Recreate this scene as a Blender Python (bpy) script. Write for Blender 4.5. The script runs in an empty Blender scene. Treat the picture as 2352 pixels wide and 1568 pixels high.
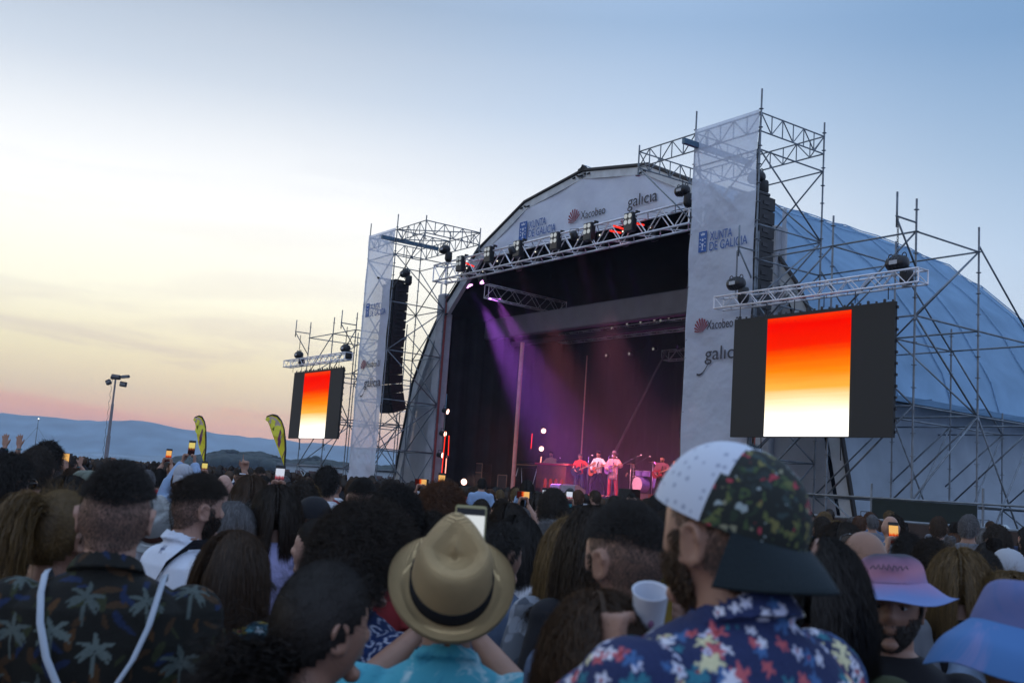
import bpy, math, random
import numpy as np
from mathutils import Vector, Matrix
random.seed(11); rng = np.random.default_rng(11)
SC = bpy.context.scene
COL = SC.collection
EYE = 1.75
PITCH, ROLL, FPX = math.radians(7.85), math.radians(4.0), 2412.0   # photo measured at 2351 px width
# ---------------------------------------------------------------- camera
cam_d = bpy.data.cameras.new('camera'); cam = bpy.data.objects.new('camera', cam_d); COL.objects.link(cam)
fw = Vector((0, math.cos(PITCH), math.sin(PITCH))); up0 = Vector((0, -math.sin(PITCH), math.cos(PITCH))); r0 = Vector((1, 0, 0))
rt = r0 * math.cos(ROLL) + up0 * math.sin(ROLL); up = up0 * math.cos(ROLL) - r0 * math.sin(ROLL)
M = Matrix((rt, up, -fw)).transposed().to_4x4(); M.translation = Vector((0, 0, EYE)); cam.matrix_world = M
cam_d.sensor_width = 36.0; cam_d.lens = 36.0 * FPX / 2351.0
cam_d.clip_start = 0.05; cam_d.clip_end = 20000
cam_d.dof.use_dof = True; cam_d.dof.focus_distance = 26.0; cam_d.dof.aperture_fstop = 5.6
SC.camera = cam
# ---------------------------------------------------------------- view, sampling
SC.view_settings.view_transform = 'Standard'; SC.view_settings.look = 'None'
SC.view_settings.exposure = 0.32; SC.view_settings.gamma = 1.0
SC.render.engine = 'CYCLES'
SC.cycles.use_denoising = True
SC.cycles.max_bounces = 6; SC.cycles.diffuse_bounces = 3; SC.cycles.glossy_bounces = 2
SC.cycles.transmission_bounces = 4; SC.cycles.transparent_max_bounces = 12; SC.cycles.volume_bounces = 0
SC.cycles.sample_clamp_indirect = 3.0
SC.cycles.volume_step_rate = 4.0; SC.cycles.volume_max_steps = 64

def lin(*c):
    c = [x / 255.0 for x in c]
    return tuple([(x / 12.92 if x <= 0.04045 else ((x + 0.055) / 1.055) ** 2.4) for x in c] + [1.0])

# ---------------------------------------------------------------- world: dusk sky
W = bpy.data.worlds.new('World'); SC.world = W; W.use_nodes = True
nt = W.node_tree; nt.nodes.clear(); N = nt.nodes.new; L = nt.links.new
def math_node(nt, op, a=None, b=None, c=None, clamp=False):
    n = nt.nodes.new('ShaderNodeMath'); n.operation = op; n.use_clamp = clamp
    for i, v in enumerate((a, b, c)):
        if v is None: continue
        if isinstance(v, (int, float)): n.inputs[i].default_value = v
        else: nt.links.new(v, n.inputs[i])
    return n.outputs[0]
def ramp(nt, fac, stops, interp='LINEAR'):
    n = nt.nodes.new('ShaderNodeValToRGB'); n.color_ramp.interpolation = interp
    e = n.color_ramp.elements
    e.remove(e[1]); c4 = lambda c: c if len(c) == 4 else tuple(c) + (1,)
    e[0].position = stops[0][0]; e[0].color = c4(stops[0][1])
    for p, c in stops[1:]: q = e.new(p); q.color = c4(c)
    nt.links.new(fac, n.inputs[0]); return n.outputs[0]
def mixc(nt, fac, a, b, mode='MIX'):
    n = nt.nodes.new('ShaderNodeMix'); n.data_type = 'RGBA'; n.blend_type = mode
    for s, v in ((n.inputs[0], fac), (n.inputs[6], a), (n.inputs[7], b)):
        if isinstance(v, (int, float)): s.default_value = v
        elif isinstance(v, tuple): s.default_value = v if len(v) == 4 else v + (1,)
        else: nt.links.new(v, s)
    return n.outputs[2]
tc = N('ShaderNodeTexCoord'); sx = N('ShaderNodeSeparateXYZ'); L(tc.outputs['Generated'], sx.inputs[0])
el = math_node(nt, 'MULTIPLY', math_node(nt, 'ARCSINE', sx.outputs[2]), 2 / math.pi)          # 0 horizon .. 1 zenith
az = math_node(nt, 'MULTIPLY', math_node(nt, 'ARCTAN2', sx.outputs[0], sx.outputs[1]), 180 / math.pi)
aaz = math_node(nt, 'ABSOLUTE', math_node(nt, 'ADD', az, 35.0))
def E(d): return d / 90.0
K = lambda f, c: tuple(x * f for x in c[:3]) + (1.0,)
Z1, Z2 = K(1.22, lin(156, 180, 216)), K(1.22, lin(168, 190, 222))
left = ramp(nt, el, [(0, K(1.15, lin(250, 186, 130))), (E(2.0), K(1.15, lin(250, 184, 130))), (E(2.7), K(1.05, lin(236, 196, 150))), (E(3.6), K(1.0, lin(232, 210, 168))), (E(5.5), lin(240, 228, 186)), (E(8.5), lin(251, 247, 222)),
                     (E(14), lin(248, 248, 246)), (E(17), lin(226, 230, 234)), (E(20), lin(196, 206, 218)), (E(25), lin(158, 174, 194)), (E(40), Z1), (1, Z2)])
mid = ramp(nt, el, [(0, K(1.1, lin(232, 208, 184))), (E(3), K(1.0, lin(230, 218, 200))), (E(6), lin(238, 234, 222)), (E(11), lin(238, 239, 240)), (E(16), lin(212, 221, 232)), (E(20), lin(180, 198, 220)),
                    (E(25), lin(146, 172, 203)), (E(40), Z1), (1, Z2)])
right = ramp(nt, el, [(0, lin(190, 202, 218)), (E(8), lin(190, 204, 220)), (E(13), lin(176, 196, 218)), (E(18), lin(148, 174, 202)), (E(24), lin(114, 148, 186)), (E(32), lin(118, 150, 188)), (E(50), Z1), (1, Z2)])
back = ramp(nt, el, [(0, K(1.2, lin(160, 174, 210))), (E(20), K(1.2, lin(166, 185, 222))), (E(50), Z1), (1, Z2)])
f1 = ramp(nt, math_node(nt, 'MULTIPLY', math_node(nt, 'ADD', az, 16), 1 / 26, clamp=True), [(0, (0, 0, 0)), (1, (1, 1, 1))], 'EASE')
f2 = ramp(nt, math_node(nt, 'MULTIPLY', math_node(nt, 'ADD', az, -4), 1 / 26, clamp=True), [(0, (0, 0, 0)), (1, (1, 1, 1))], 'EASE')
f3 = ramp(nt, math_node(nt, 'MULTIPLY', math_node(nt, 'ADD', aaz, -55), 1 / 85, clamp=True), [(0, (0, 0, 0)), (1, (1, 1, 1))], 'EASE')
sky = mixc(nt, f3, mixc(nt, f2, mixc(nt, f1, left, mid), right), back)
# thin cloud streaks low in the west
cv = N('ShaderNodeCombineXYZ'); L(math_node(nt, 'MULTIPLY', az, 0.055), cv.inputs[0]); L(math_node(nt, 'MULTIPLY', el, 38.0), cv.inputs[1])
nz = N('ShaderNodeTexNoise'); nz.inputs['Scale'].default_value = 1.0; nz.inputs['Detail'].default_value = 6; nz.inputs['Roughness'].default_value = 0.55
nz.inputs['Distortion'].default_value = 0.6; L(cv.outputs[0], nz.inputs['Vector'])
cm = ramp(nt, nz.outputs[0], [(0.47, (0, 0, 0)), (0.62, (1, 1, 1))], 'EASE')
low = ramp(nt, el, [(0, (1, 1, 1)), (E(4.0), (1, 1, 1)), (E(8.5), (0.30, 0.30, 0.30)), (E(20), (0.10, 0.10, 0.10)), (E(32), (0.0, 0, 0))])
ccol = ramp(nt, el, [(0, lin(250, 160, 115)), (E(3.0), lin(242, 160, 128)), (E(4.4), lin(196, 176, 172)), (E(9), lin(196, 186, 186)), (E(16), lin(200, 203, 212))])
west = math_node(nt, 'SUBTRACT', 1.0, math_node(nt, 'MULTIPLY', math_node(nt, 'ADD', az, 14), 1 / 26, clamp=True))
cf = math_node(nt, 'MULTIPLY', math_node(nt, 'MULTIPLY', cm, low), math_node(nt, 'MULTIPLY', math_node(nt, 'ADD', west, 0.12), 0.50), clamp=True)
sky = mixc(nt, cf, sky, ccol)
nst = N('ShaderNodeTexSky'); nst.sky_type = 'NISHITA'; nst.sun_disc = False; nst.sun_elevation = math.radians(1.5); nst.sun_rotation = math.radians(-14)
sky = mixc(nt, 0.004, sky, nst.outputs[0], 'ADD')
below = math_node(nt, 'LESS_THAN', sx.outputs[2], -0.002)
sky = mixc(nt, below, sky, (0.12, 0.13, 0.16))
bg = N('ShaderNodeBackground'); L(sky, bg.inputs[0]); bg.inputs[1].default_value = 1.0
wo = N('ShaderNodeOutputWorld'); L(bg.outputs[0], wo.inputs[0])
# ---------------------------------------------------------------- sun: last warm light from the west horizon
sd = bpy.data.lights.new('sun', 'SUN'); sun = bpy.data.objects.new('sun', sd); COL.objects.link(sun)
sd.energy = 0.35; sd.angle = math.radians(10); sd.color = (1.0, 0.62, 0.38)
sun.rotation_euler = Vector((math.sin(math.radians(14)), -math.cos(math.radians(14)), -0.03)).to_track_quat('-Z', 'Y').to_euler()

# ================================================================ geometry helpers
AZ = math.radians(-55.0)
U = np.array([math.cos(AZ), math.sin(AZ), 0.0]); Wd = np.array([-U[1], U[0], 0.0]); OG = np.array([-6.41, 44.3, 0.0])
def SW(s, w, z=0.0): return OG + s * U + w * Wd + np.array([0, 0, z])
def ray(x, y):
    a = x - 1175.5; b = 784 - y
    c, s = math.cos(ROLL), math.sin(ROLL); a2, b2 = a * c - b * s, a * s + b * c
    cp, sp = math.cos(PITCH), math.sin(PITCH); Y = FPX * cp - b2 * sp; Z = FPX * sp + b2 * cp
    return a2 / Y, Z / Y
def at(x, y, Y): rx, rz = ray(x, y); return np.array([rx * Y, Y, EYE + rz * Y])
def onW(x, y, w):
    rx, rz = ray(x, y); t = (OG @ Wd + w) / (rx * Wd[0] + Wd[1]); p = np.array([rx * t, t, EYE + rz * t])
    d = p - OG; return float(d @ U), float(p[2])

class MB:
    def __init__(s): s.v = []; s.f = []; s.n = 0
    def add(s, v, f):
        v = np.asarray(v, float).reshape(-1, 3); s.v.append(v)
        s.f.extend([tuple(int(i) + s.n for i in q) for q in f]); s.n += len(v); return s
    def box(s, c, d, R=None, bev=0.0):
        x, y, z = d[0] / 2, d[1] / 2, d[2] / 2
        if bev <= 0:
            v = np.array([(i * x, j * y, k * z) for k in (-1, 1) for j in (-1, 1) for i in (-1, 1)])
            f = [(0, 2, 3, 1), (4, 5, 7, 6), (0, 1, 5, 4), (2, 6, 7, 3), (0, 4, 6, 2), (1, 3, 7, 5)]
        else:
            b = min(bev, x * .9, y * .9, z * .9); v = []; ring = [(x, y - b), (x - b, y), (-x + b, y), (-x, y - b), (-x, -y + b), (-x + b, -y), (x - b, -y), (x, -y + b)]
            inn = [(p[0] - math.copysign(b, p[0]) * .8, p[1] - math.copysign(b, p[1]) * .8) for p in ring]
            for zz, rr in ((-z, inn), (-z + b, ring), (z - b, ring), (z, inn)): v += [(p[0], p[1], zz) for p in rr]
            v = np.array(v); f = [tuple(range(7, -1, -1)), tuple(range(24, 32))]
            for k in range(3): f += [(k * 8 + i, k * 8 + (i + 1) % 8, k * 8 + 8 + (i + 1) % 8, k * 8 + 8 + i) for i in range(8)]
        if R is not None: v = v @ np.array(R).T
        return s.add(v + np.array(c), f)
    def tube(s, p, q, r, r2=None, n=8, caps=True):
        return s.path([p, q], [r, r if r2 is None else r2], n, caps)
    def path(s, P, R, n=8, caps=True, closed=False):
        P = np.asarray(P, float); k = len(P)
        if isinstance(R, (int, float)): R = [R] * k
        T = np.zeros_like(P); T[1:-1] = P[2:] - P[:-2] if k > 2 else 0
        T[0] = P[1] - P[0]; T[-1] = P[-1] - P[-2]
        T /= np.maximum(np.linalg.norm(T, axis=1)[:, None], 1e-9)
        a = np.array([0, 0, 1.0]) if abs(T[0][2]) < .9 else np.array([1.0, 0, 0])
        V = []; ang = np.linspace(0, 2 * math.pi, n, endpoint=False)
        for i in range(k):
            a = a - T[i] * (a @ T[i]); a /= max(np.linalg.norm(a), 1e-9); b = np.cross(T[i], a)
            V.append(P[i] + R[i] * (np.cos(ang)[:, None] * a + np.sin(ang)[:, None] * b))
        F = [(i * n + j, i * n + (j + 1) % n, (i + 1) * n + (j + 1) % n, (i + 1) * n + j) for i in range(k - 1) for j in range(n)]
        if caps: F += [tuple(range(n - 1, -1, -1)), tuple((k - 1) * n + j for j in range(n))]
        return s.add(np.concatenate(V), F)
    def ell(s, c, r, R=None, nu=16, nv=10):
        V = [(0, 0, -1)]
        for i in range(1, nv):
            t = math.pi * (i / nv - .5)
            V += [(math.cos(t) * math.cos(a), math.cos(t) * math.sin(a), math.sin(t)) for a in np.linspace(0, 2 * math.pi, nu, endpoint=False)]
        V.append((0, 0, 1)); V = np.array(V) * np.array(r)
        if R is not None: V = V @ np.array(R).T
        F = [(0, 1 + (j + 1) % nu, 1 + j) for j in range(nu)]
        for i in range(nv - 2): F += [(1 + i * nu + j, 1 + i * nu + (j + 1) % nu, 1 + (i + 1) * nu + (j + 1) % nu, 1 + (i + 1) * nu + j) for j in range(nu)]
        last = len(V) - 1; F += [(last, 1 + (nv - 2) * nu + j, 1 + (nv - 2) * nu + (j + 1) % nu) for j in range(nu)]
        return s.add(V + np.array(c), F)
    def loft(s, rings, caps=True, closed=True):
        n = len(rings[0]); k = len(rings); V = np.concatenate([np.asarray(r, float) for r in rings])
        m = n if closed else n - 1
        F = [(i * n + j, i * n + (j + 1) % n, (i + 1) * n + (j + 1) % n, (i + 1) * n + j) for i in range(k - 1) for j in range(m)]
        if caps: F += [tuple(range(n - 1, -1, -1)), tuple((k - 1) * n + j for j in range(n))]
        return s.add(V, F)
    def prism(s, pts, y0, y1):   # polygon in xz, thickness along y
        n = len(pts); V = [(p[0], y0, p[1]) for p in pts] + [(p[0], y1, p[1]) for p in pts]
        F = [tuple(range(n)), tuple(range(2 * n - 1, n - 1, -1))] + [(i, n + i, n + (i + 1) % n, (i + 1) % n) for i in range(n)]
        return s.add(V, F)
    def mesh(s, name, smooth=False):
        me = bpy.data.meshes.new(name); me.from_pydata(np.concatenate(s.v).tolist(), [], s.f); me.validate(clean_customdata=False)
        if smooth: me.shade_smooth()
        me.update(); return me
    def build(s, name, mat, parent=None, smooth=False):
        return link(name, s.mesh(name, smooth), mat, parent)

def link(name, data, mat=None, parent=None):
    o = bpy.data.objects.new(name, data); COL.objects.link(o)
    if parent is not None: o.parent = parent
    if mat is not None:
        if len(data.materials) == 0: data.materials.append(mat)
        else: data.materials[0] = mat
    return o
def tag(o, label=None, cat=None, group=None, kind=None):
    if label: o['label'] = label
    if cat: o['category'] = cat
    if group: o['group'] = group
    if kind: o['kind'] = kind
    return o
def thing(name, label, cat, loc=(0, 0, 0), rz=0.0, group=None):
    o = bpy.data.objects.new(name, None); COL.objects.link(o); o.empty_display_size = .3
    o.location = loc; o.rotation_euler = (0, 0, rz); return tag(o, label, cat, group)
def sthing(name, label, cat, s, w, z=0.0, group=None): return thing(name, label, cat, tuple(SW(s, w, z)), AZ, group)
def copy_tree(o, parent=None):
    c = o.copy(); COL.objects.link(c)
    if parent is not None: c.parent = parent
    for ch in list(o.children): copy_tree(ch, c)
    return c

# ================================================================ materials
MATS = {}
def mat(name, col, rough=0.6, metal=0.0, var=0.12, scale=6.0, bump=0.0, bscale=60.0, emit=None, estr=0.0, spec=0.5, coat=0.0):
    if name in MATS: return MATS[name]
    m = bpy.data.materials.new(name); m.use_nodes = True; t = m.node_tree; b = t.nodes['Principled BSDF']
    b.inputs['Roughness'].default_value = rough; b.inputs['Metallic'].default_value = metal; b.inputs['Specular IOR Level'].default_value = spec
    if coat: b.inputs['Coat Weight'].default_value = coat
    c = col if len(col) == 4 else tuple(col) + (1,)
    co = t.nodes.new('ShaderNodeTexCoord')
    n = t.nodes.new('ShaderNodeTexNoise'); n.inputs['Scale'].default_value = scale; n.inputs['Detail'].default_value = 5; t.links.new(co.outputs['Object'], n.inputs['Vector'])
    d = tuple(x * (1 - var) for x in c[:3]) + (1,); e = tuple(min(1, x * (1 + var)) for x in c[:3]) + (1,)
    t.links.new(ramp(t, n.outputs[0], [(0.3, d), (0.7, e)]), b.inputs['Base Color'])
    if bump:
        n2 = t.nodes.new('ShaderNodeTexNoise'); n2.inputs['Scale'].default_value = bscale; n2.inputs['Detail'].default_value = 4; t.links.new(co.outputs['Object'], n2.inputs['Vector'])
        bn = t.nodes.new('ShaderNodeBump'); bn.inputs['Strength'].default_value = bump; bn.inputs['Distance'].default_value = 0.01
        t.links.new(n2.outputs[0], bn.inputs['Height']); t.links.new(bn.outputs[0], b.inputs['Normal'])
    if emit: b.inputs['Emission Color'].default_value = emit if len(emit) == 4 else tuple(emit) + (1,); b.inputs['Emission Strength'].default_value = estr
    MATS[name] = m; return m
def fabric(name, col, transp=0.0, transl=0.4, var=0.06, weave=220.0, folds=2.0, fstr=0.25):
    m = bpy.data.materials.new(name); m.use_nodes = True; t = m.node_tree; t.nodes.clear()
    o = t.nodes.new('ShaderNodeOutputMaterial'); d = t.nodes.new('ShaderNodeBsdfDiffuse'); tr = t.nodes.new('ShaderNodeBsdfTranslucent')
    co = t.nodes.new('ShaderNodeTexCoord'); n = t.nodes.new('ShaderNodeTexNoise'); n.inputs['Scale'].default_value = 0.9; n.inputs['Detail'].default_value = 6
    t.links.new(co.outputs['Object'], n.inputs['Vector'])
    c = tuple(col[:3]); cc = ramp(t, n.outputs[0], [(0.3, tuple(x * (1 - var) for x in c)), (0.7, tuple(min(1, x * (1 + var)) for x in c))])
    t.links.new(cc, d.inputs[0]); t.links.new(cc, tr.inputs[0])
    n2 = t.nodes.new('ShaderNodeTexNoise'); n2.inputs['Scale'].default_value = folds; n2.inputs['Detail'].default_value = 3; t.links.new(co.outputs['Object'], n2.inputs['Vector'])
    bn = t.nodes.new('ShaderNodeBump'); bn.inputs['Strength'].default_value = fstr; bn.inputs['Distance'].default_value = 0.25
    t.links.new(n2.outputs[0], bn.inputs['Height']); t.links.new(bn.outputs[0], d.inputs['Normal'])
    mx = t.nodes.new('ShaderNodeMixShader'); mx.inputs[0].default_value = transl; t.links.new(d.outputs[0], mx.inputs[1]); t.links.new(tr.outputs[0], mx.inputs[2]); out = mx
    if transp > 0:
        tp = t.nodes.new('ShaderNodeBsdfTransparent'); m2 = t.nodes.new('ShaderNodeMixShader'); m2.inputs[0].default_value = transp
        t.links.new(mx.outputs[0], m2.inputs[1]); t.links.new(tp.outputs[0], m2.inputs[2]); out = m2
    t.links.new(out.outputs[0], o.inputs[0]); MATS[name] = m; return m
def emis(name, col, st):
    m = bpy.data.materials.new(name); m.use_nodes = True; t = m.node_tree; t.nodes.clear()
    o = t.nodes.new('ShaderNodeOutputMaterial'); e = t.nodes.new('ShaderNodeEmission'); e.inputs[0].default_value = tuple(col[:3]) + (1,); e.inputs[1].default_value = st
    t.links.new(e.outputs[0], o.inputs[0]); MATS[name] = m; return m

STEEL = mat('galvanised_steel', (0.17, 0.20, 0.23), 0.5, 0.5, 0.3, 5)
ALU = mat('truss_aluminium', (0.74, 0.75, 0.80), 0.4, 0.35, 0.12, 8)
BLACK = mat('matt_black', (0.012, 0.012, 0.014), 0.6, 0, 0.3, 9)
BLACKM = mat('black_metal', (0.02, 0.02, 0.023), 0.35, 0.3, 0.3, 20)
GRILL = mat('speaker_grille', (0.014, 0.014, 0.016), 0.7, 0.2, 0.4, 90)
BEAMBLUE = mat('blue_painted_beam', (0.06, 0.13, 0.20), 0.5, 0.2, 0.25, 5)
DRAPE = mat('black_stage_drape', (0.011, 0.011, 0.014), 0.9, 0, 0.5, 1.5, bump=0.6, bscale=3)
BANNER = fabric('mesh_banner', (0.78, 0.84, 0.98), transp=0.20, transl=0.38, folds=1.3, fstr=0.5)
FASCIA = fabric('fascia_fabric', (0.76, 0.83, 0.98), transl=0.25, folds=1.0, fstr=0.3)
TENT = fabric('tent_membrane', (0.28, 0.45, 0.64), transl=0.30, var=0.12, folds=0.35, fstr=0.9)
WALLF = fabric('tent_side_wall', (0.46, 0.54, 0.62), transl=0.35, var=0.12, folds=0.9, fstr=0.6)
GREYF = fabric('grey_mesh', (0.50, 0.51, 0.54), transp=0.12, transl=0.4, var=0.1, folds=0.8, fstr=0.6)
INK_BLUE = mat('ink_blue', (0.03, 0.10, 0.33), 0.7); INK_GREY = mat('ink_grey', (0.035, 0.035, 0.05), 0.7)
INK_RED = mat('ink_maroon', (0.22, 0.03, 0.05), 0.7); INK_LT = mat('ink_slate', (0.12, 0.17, 0.33), 0.7); INK_W = mat('ink_white', (0.5, 0.55, 0.68), 0.7)

# ================================================================ text and logos
def text_mesh(body, size, xs=1.0, offset=0.0, shear=0.0):
    cu = bpy.data.curves.new('lettering', 'FONT'); cu.body = body; cu.size = size; cu.extrude = 0.002; cu.offset = offset; cu.shear = shear; cu.resolution_u = 3
    ob = bpy.data.objects.new('tmp', cu); COL.objects.link(ob)
    dg = bpy.context.evaluated_depsgraph_get(); me = bpy.data.meshes.new_from_object(ob.evaluated_get(dg)); bpy.data.objects.remove(ob)
    n = len(me.vertices); co = np.zeros(n * 3); me.vertices.foreach_get('co', co); co = co.reshape(-1, 3)
    co = np.stack([co[:, 0] * xs, -co[:, 2], co[:, 1]], 1); me.vertices.foreach_set('co', co.ravel()); me.update(); return me
def text(name, body, size, m, parent, loc, width=None, offset=0.0, shear=0.0):
    me = text_mesh(body, size, 1.0, offset, shear); me.name = name
    if width:
        n = len(me.vertices); co = np.zeros(n * 3); me.vertices.foreach_get('co', co); co = co.reshape(-1, 3); co[:, 0] = (co[:, 0] - co[:, 0].min()) * width / (co[:, 0].max() - co[:, 0].min())
        me.vertices.foreach_set('co', co.ravel()); me.update()
    o = link(name, me, m, parent); o.location = loc; return o
def scallop(parent, loc, size, m):
    b = MB()
    for k in range(9):   # ribs of the shell fan out from the lower right
        a = math.radians(48 + k * 15); a0 = a - math.radians(4.6); a1 = a + math.radians(4.6); L_ = size * 2.0 * (1.0 - .30 * (abs(k - 4.0) / 4) ** 1.5)
        b.prism([(size * .12 * math.cos(a), size * .12 * math.sin(a)), (L_ * math.cos(a0), L_ * math.sin(a0)), (L_ * 1.05 * math.cos(a), L_ * 1.05 * math.sin(a)), (L_ * math.cos(a1), L_ * math.sin(a1))], -0.004, 0)
    o = b.build('shell_logo', m, parent); o.location = (loc[0] + size * .45, loc[1], loc[2] - size * .75); return o
def crest(parent, loc, w, h):
    o = MB().prism([(0, 0), (w, 0), (w, h), (0, h)], -0.003, 0).build('crest_logo', INK_BLUE, parent); o.location = loc
    b = MB(); disc = lambda x, z, r: b.prism([(x + r * math.cos(t), z + r * math.sin(t)) for t in np.linspace(0, 2 * math.pi, 8, endpoint=False)], -0.006, -0.003)
    b.prism([(w * .28, h * .80), (w * .72, h * .80), (w * .78, h * .92), (w * .62, h * .87), (w * .5, h * .95), (w * .38, h * .87), (w * .22, h * .92)], -0.006, -0.003)
    for x, z in ((.2, .62), (.2, .45), (.2, .28), (.8, .62), (.8, .45), (.8, .28)): disc(x * w, z * h, w * .07)
    disc(.5 * w, .58 * h, w * .13)
    b.prism([(w * .34, h * .42), (w * .66, h * .42), (w * .58, h * .30), (w * .54, h * .16), (w * .64, h * .09), (w * .36, h * .09), (w * .46, h * .16), (w * .42, h * .30)], -0.006, -0.003)
    e = b.build('chalice_emblem', INK_W, o); return o
def galicia(parent, loc, size, m, width=None):
    o = text('wordmark', 'gal\u0131c\u0131a', size, m, parent, loc, width)
    b = MB(); pts = [(size * (.30 - .72 * t - .1 * t * t), -size * (.12 + .62 * math.sin(t * 1.9))) for t in np.linspace(0, 1, 12)]
    up_ = []; dn = []
    for k, (x, z) in enumerate(pts):
        th = size * .035 * (1 + .6 * k / 11); up_.append((x, z + th)); dn.append((x, z - th))
    for k in range(11): b.prism([dn[k + 1], dn[k], up_[k], up_[k + 1]], -0.004, 0)
    b.build('swash', m, o); return o
# ================================================================ the setting
def sheet(name, m, pts, z):
    me = bpy.data.meshes.new(name); me.from_pydata([(x, y, z) for x, y in pts], [], [tuple(range(len(pts)))]); me.update()
    return tag(link(name, me, m), kind='structure')
g = mat('trodden_ground', (0.075, 0.072, 0.066), 0.9, 0, 0.35, 0.6, bump=0.4, bscale=5)
sheet('ground', g, [(-6000, -400), (6000, -400), (6000, 7000), (-6000, 7000)], 0.0)
wm = mat('sea_water', (0.03, 0.05, 0.07), 0.12, 0, 0.2, 0.02, bump=0.3, bscale=0.4)
sheet('water', wm, [(-5000, 190), (5000, 190), (5000, 2400), (-5000, 2400)], 0.05)

def ridge(name, pts, Y, depth, m, seed, rough):
    """terrain: a skyline at distance Y rising from a foot nearer to the camera, with a back slope"""
    r = np.random.default_rng(seed); n = 160
    xs = np.linspace(pts[0][0], pts[-1][0], n); ys = np.interp(xs, [p[0] for p in pts], [p[1] for p in pts])
    crest_ = np.array([at(x, y, Y) for x, y in zip(xs, ys)])
    nz_ = np.cumsum(r.normal(0, 1, n)); nz_ -= np.linspace(nz_[0], nz_[-1], n); crest_[:, 2] += nz_ * rough + r.normal(0, rough, n)
    rows = []
    for k, (dy, hz) in enumerate([(-depth, 0), (-depth * .75, .18), (-depth * .5, .42), (-depth * .25, .72), (0, 1.0), (depth * .6, .5), (depth, 0)]):
        j = r.normal(0, rough * 3, n) * (0 if k == 4 else 1); p = crest_.copy()
        p[:, 0] *= (Y + dy) / Y; p[:, 1] += dy; p[:, 2] = np.maximum(crest_[:, 2] * hz + j * (0 if hz in (0, 1) else 1), -2); rows.append(p)
    b = MB(); b.loft(rows, caps=False, closed=False)
    return tag(b.build(name, m, None, True), kind='structure')
hill = mat('hazy_wooded_hillside', (0.15, 0.22, 0.27), 0.95, 0, 0.5, 0.01)  # some distance haze is put into this paler, bluish hill colour
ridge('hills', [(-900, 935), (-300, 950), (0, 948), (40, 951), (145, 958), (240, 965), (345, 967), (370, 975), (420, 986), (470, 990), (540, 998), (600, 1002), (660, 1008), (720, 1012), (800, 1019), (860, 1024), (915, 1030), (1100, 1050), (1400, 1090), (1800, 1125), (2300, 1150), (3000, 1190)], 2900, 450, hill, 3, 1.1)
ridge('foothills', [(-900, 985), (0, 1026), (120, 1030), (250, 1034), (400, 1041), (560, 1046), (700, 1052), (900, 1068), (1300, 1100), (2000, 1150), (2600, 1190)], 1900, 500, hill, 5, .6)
# the pine wood on the near headland, one mass of crowns
leaf = mat('far_foliage', (0.016, 0.024, 0.016), 0.95, 0, 0.5, 0.4)
sky_w = [(395, 1058), (420, 1051), (445, 1050), (475, 1047), (500, 1041), (530, 1040), (550, 1043), (580, 1042), (610, 1046), (632, 1052), (650, 1062), (680, 1062), (700, 1058), (745, 1059), (780, 1066), (830, 1071), (900, 1074), (960, 1080)]
ridge('headland', [(p[0], p[1] + 4) for p in sky_w], 560, 70, leaf, 8, .15)
b = MB(); r = np.random.default_rng(4)
for k in range(900):
    x = r.uniform(395, 960); y = np.interp(x, [p[0] for p in sky_w], [p[1] for p in sky_w])
    f_ = r.uniform(0, 1) ** 1.5; p = at(x, y + 3.0 + 16 * f_, 560 - 60 * f_); s_ = r.uniform(1.6, 4.2)
    b.ell(p + np.array([0, 0, -.2]), (s_ * r.uniform(.8, 1.4), s_, s_ * r.uniform(.5, .8)), None, 7, 5)
for x, y in ((722, 1052), (729, 1054), (716, 1055), (540, 1037), (523, 1037), (515, 1038), (500, 1040), (636, 1050)):   # umbrella pines standing clear of the mass
    p = at(x, y, 545); b.tube(p + np.array([0, 0, -5]), p, .25, n=5)
    for q in range(5): b.ell(p + r.normal(0, 1, 3) * np.array([1.2, 1, .3]), (1.9, 1.6, .8), None, 7, 5)
wood = b.build('pine_wood', leaf, None, True); tag(wood, 'dark pine wood covering the low headland behind the crowd', 'wood', kind='stuff')

# haze: pale air between the camera and the hills
hz = MB().box((0, 1640, 62), (7600, 3600, 126)).build('haze', None); tag(hz, kind='stuff')
hm = bpy.data.materials.new('evening_air'); hm.use_nodes = True; t = hm.node_tree; t.nodes.clear()
o_ = t.nodes.new('ShaderNodeOutputMaterial'); pv = t.nodes.new('ShaderNodeVolumePrincipled')
pv.inputs['Color'].default_value = (0.58, 0.77, 1.0, 1); pv.inputs['Density'].default_value = 0.00030; pv.inputs['Anisotropy'].default_value = 0.0
t.links.new(pv.outputs[0], o_.inputs['Volume']); hz.data.materials.append(hm)

# ================================================================ scaffold and truss builders
def rod(parent, name, p, q, r, m=STEEL, n=8): return MB().tube(p, q, r, n=n).build(name, m, parent, True)
def standard(parent, x, y, z0, z1, r=0.0242):
    b = MB().tube((x, y, z0), (x, y, z1), r)
    b.tube((x, y, z0), (x, y, z0 + .02), .08, n=8)
    z = math.ceil(z0) + .0
    while z < z1 - .15:   # rosettes
        b.tube((x, y, z - .005), (x, y, z + .005), .062, n=8); z += .5
    return b.build('standard', STEEL, parent)
def ledger(parent, p, q): return rod(parent, 'ledger', p, q, .0225)
def brace(parent, p, q): return rod(parent, 'brace', p, q, .0225)
def lattice(parent, p, q, h, n, name='lattice_girder', r=.0225):
    p = np.array(p, float); q = np.array(q, float); dz = np.array([0, 0, h]); b = MB()
    b.tube(p, q, r, n=6); b.tube(p - dz, q - dz, r, n=6)
    for k in range(n + 1):
        a = p + (q - p) * k / n; b.tube(a, a - dz, r * .75, n=6)
        if k < n:
            c = p + (q - p) * (k + 1) / n; b.tube(a - dz if k % 2 else a, c if k % 2 else c - dz, r * .75, n=6)
    return b.build(name, STEEL, parent)
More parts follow.
